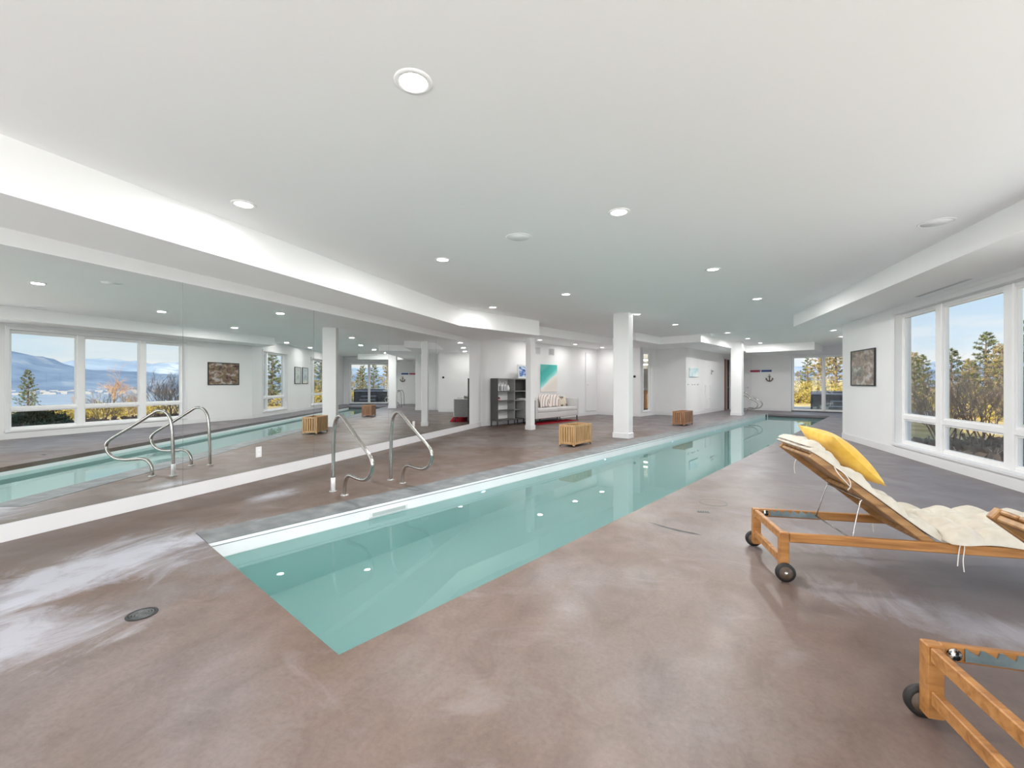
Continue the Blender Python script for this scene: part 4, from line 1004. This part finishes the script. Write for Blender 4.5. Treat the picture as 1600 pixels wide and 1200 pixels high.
for (az, r, (src, h_), zt) in ((47.5, 30, (pB, 6), 3.3), (45.4, 37, (pA, 7), 3.8), (49.5, 26, (pA, 7), 3.2), (43.6, 34, (pG, 7.5), 2.9), (42.0, 39, (pB, 6), 3.0), (39.2, 42, (pG, 7.5), 2.6), (37.8, 48, (pH, 7), 2.6), (36.2, 43, (pA, 7), 3.0), (34.6, 47, (pG, 7.5), 3.4), (33.2, 40, (pH, 7), 3.6)):
    w = ['in the first narrow window, right one', 'in the first narrow window, tall one', 'in the first narrow window, left one', 'in the second narrow window, golden one', 'in the second narrow window, green one', 'in the mirrored patio door, far left', 'in the mirrored patio door, left of centre', 'in the mirrored patio door, green one at centre', 'in the mirrored patio door, golden right of centre', 'in the mirrored patio door, far right'][k]
    dpt(src, h_, gpos(az, r, -9.41, 0), k*1.3, zt, 'pine reflected in the mirror, seen '+w); k += 1
dp(pB, gpos(66.6, 34, -9.41, 0), 1, .36, 'small lone conifer by the lake, reflected at the left end of the mirror')

def bush(name, label, cat, loc, h, w, fm, seed, n=900, leaf=.03, flat=1.0):
    rr_ = random.Random(seed); r = thing(name, label, cat, loc); st2 = MB(); fo = MB()
    for k in range(14):
        a = k*.45*pi; st2.tube([(0, 0, 0), (w*.3*cos(a)*.5, w*.3*sin(a)*.5, h*.4), (w*.42*cos(a), w*.42*sin(a), h*rr_.uniform(.5, .85))], [.012, .008, .003], 4)
    st2.build('stems', 'bark', r)
    for k in range(n):
        a = rr_.uniform(0, 2*pi); e = rr_.uniform(0, pi/2); q = rr_.uniform(.55, 1)**.5*(1+.12*sin(5*a)+.10*sin(9*e+3*a))
        p_ = Vector((w/2*cos(a)*cos(e)*q, w/2*sin(a)*cos(e)*q, .04+h*sin(e)*q*flat))
        for c in range(3):
            d = Vector((rr_.gauss(0, 1), rr_.gauss(0, 1), rr_.gauss(.4, 1))).normalized(); s_ = d.cross(Vector((rr_.gauss(0, 1), rr_.gauss(0, 1), 1))).normalized()
            fo.add([p_-s_*leaf*.4, p_+s_*leaf*.4, p_+d*leaf*1.8], [(0, 1, 2)])
    fo.build('foliage', fm, r, kind='stuff'); return r
bush('juniper_bush', 'dark spreading juniper outside the wide window, seen in the mirror', 'bush', (5.6, 6.55, -.16), .60, 1.9, 'leaf_j', 3, 2600, .045)
def bare_shrub(label, loc, h, seed, m='twig', group=None, n0=9, spread=.5, depth=4, thick=.014):
    rr_ = random.Random(seed); r = thing('bare_shrub', label, 'shrub', loc, 0, group); tb_ = MB()
    def grow_(p_, d, L, rad_, dep):
        q = p_+d*L*.5+Vector((rr_.gauss(0, 1), rr_.gauss(0, 1), 0))*L*.04; e = p_+d*L
        tb_.tube([p_, q, e], [rad_, rad_*.8, rad_*.6], 3, cap=False)
        if dep == 0: return
        for _ in range(3 if dep > 1 else 4):
            nd = (d+Vector((rr_.gauss(0, .42), rr_.gauss(0, .42), rr_.gauss(.05, .3)))).normalized()
            grow_(p_.lerp(e, rr_.uniform(.45, 1)), nd, L*rr_.uniform(.55, .8), rad_*.6, dep-1)
    for k in range(n0):
        a = rr_.uniform(0, 2*pi); d = Vector((cos(a)*spread*rr_.random(), sin(a)*spread*rr_.random(), 1)).normalized()
        grow_(Vector((cos(a)*.15, sin(a)*.15, 0)), d, h*rr_.uniform(.32, .45), thick, depth)
    tb_.build('twigs', m, r, kind='stuff'); return r
GS = 'bare shrubs outside the wide window'
b1 = bare_shrub('tall bare shrub outside the middle bay of the wide window', (5.35, 9.6, -.16), 1.9, 3, group=GS, n0=8)
b2 = bare_shrub('reddish bare shrub outside the left bay of the wide window', (5.75, 11.5, -.16), 1.7, 4, group=GS, spread=.6)
dup(b1, (6.2, 10.3, -.16), 2, 'bare shrub a little behind the tall one, middle bay', GS, .9)
dup(b2, (6.6, 8.6, -.16), 1, 'low bare shrub in the lower right bay of the wide window', GS, .75)
dup(b2, (6.5, 13.4, -.16), 2.5, 'bare shrub close to the wall corner beyond the left bay', GS, .95)
dup(b1, (7.6, 12.4, -.16), .6, 'bare shrub farther out beyond the left bay', GS, .85)
dup(b1, (7.9, 10.2, -.16), 4, 'thin bare shrub farther out beyond the right bay', GS, .7)
bw = bare_shrub('arching dry white stalks low outside the middle bay', (4.75, 8.7, -.16), .75, 9, 'twig_w', n0=9, spread=1.6, depth=1, thick=.008)
bo_ = bare_shrub('orange bare poplar by the lake, centre of the mirrored window', gpos(61.1, 58, -9.41), 4.2, 12, 'twig_o', 'orange bare trees by the lake', n0=5, spread=.10, thick=.04)
dup(bo_, gpos(63.6, 60, -9.41), 1, 'shorter orange bare tree left of the tall poplar by the lake', None, .5)
dup(bo_, gpos(59.8, 62, -9.41), 2, 'shorter orange bare tree right of the tall poplar by the lake', None, .42)
gb = bush('garden_shrub', 'yellow-green shrub', 'bush', gpos(64.5, 24, -9.41), .75, 1.7, 'yleaf', 5, 700, .05)
gb['group'] = 'yellow-green shrubs along the lawn edge'; gb['label'] = 'first yellow-green lawn shrub from the left in the mirrored window'
gb.scale = (.9, .9, .55)
for k, (az, r, sc) in enumerate(((63.7, 24.5, .65), (62.9, 24, .55), (62.0, 25, .7), (61.0, 24.5, .6), (60.0, 25.5, .65), (59.0, 26, .6), (57.8, 25, .6))):
    dup(gb, gpos(az, r, -9.41), k, ['second', 'third', 'fourth', 'fifth', 'sixth', 'seventh', 'eighth'][k]+' yellow-green lawn shrub from the left in the mirrored window', None, sc)
k = 0
for az, r, sc in ((12.9, 33, 1.1), (13.8, 34, 1.3), (14.6, 32, 1.1), (15.5, 35, 1.4), (16.4, 33, 1.2), (17.4, 34, 1.4), (18.2, 32, 1.2)):
    dup(gb, gpos(az, r), k, ['first', 'second', 'third', 'fourth', 'fifth', 'sixth', 'seventh'][k]+' golden shrub from the left beyond the patio grass', 'golden shrubs beyond the patio', sc); k += 1
for k, (az, r, sc) in enumerate(((22.5, 27, 1.1), (25.5, 25, 1.0), (27.8, 26, 1.2), (30.2, 24, 1.0), (32.8, 25, 1.1), (35.5, 24, 1.2))):
    dup(gb, gpos(az, r), k*1.1, ['first', 'second', 'third', 'fourth', 'fifth', 'sixth'][k]+' olive shrub from the left behind the bare shrubs of the wide window', 'olive shrubs beyond the wide window', sc)
# added pale slab, out of view, bouncing sunlight up to the ceiling
bounce_mat = nz(mat('pale_bounce', (.78, .76, .72), .8), [(.3, (.72, .70, .67)), (.7, (.82, .80, .77))], 2)
MB().box(XM-3, XR+9, YR-9.5, YR-TH-.05, -.19, -.05).build('bounce_slab', bounce_mat, kind='structure')
# planting bed of dark soil and dry tufts along the right wall
MB().prism([(XR+.25, 4.6), (XR+2.9, 4.6), (XR+3.2, 12.5), (XR+2.2, 13.2), (XR+1.1, 11.8), (XR+.35, 11.0)], -.17, -.13).build('planting_bed', soil, kind='structure')
tf = MB(); rr_ = random.Random(21)
for k in range(1500):
    x, y = rr_.uniform(4.55, 6.9), rr_.uniform(4.8, 11.2); L = rr_.uniform(.12, .42); a = rr_.uniform(0, 6.28); dx, dy = cos(a)*L*.6, sin(a)*L*.6
    tf.add([(x-.004, y, -.14), (x+.004, y, -.14), (x+dx*.5, y+dy*.5, -.14+L*.8), (x+dx, y+dy, -.14+L*.75)], [(0, 1, 2), (1, 3, 2)])
tg = tf.build('dry_grass_tufts', M['twig'], kind='stuff'); tag(tg, 'dry brown grass and stalks in the bed outside the wide window', 'grass')
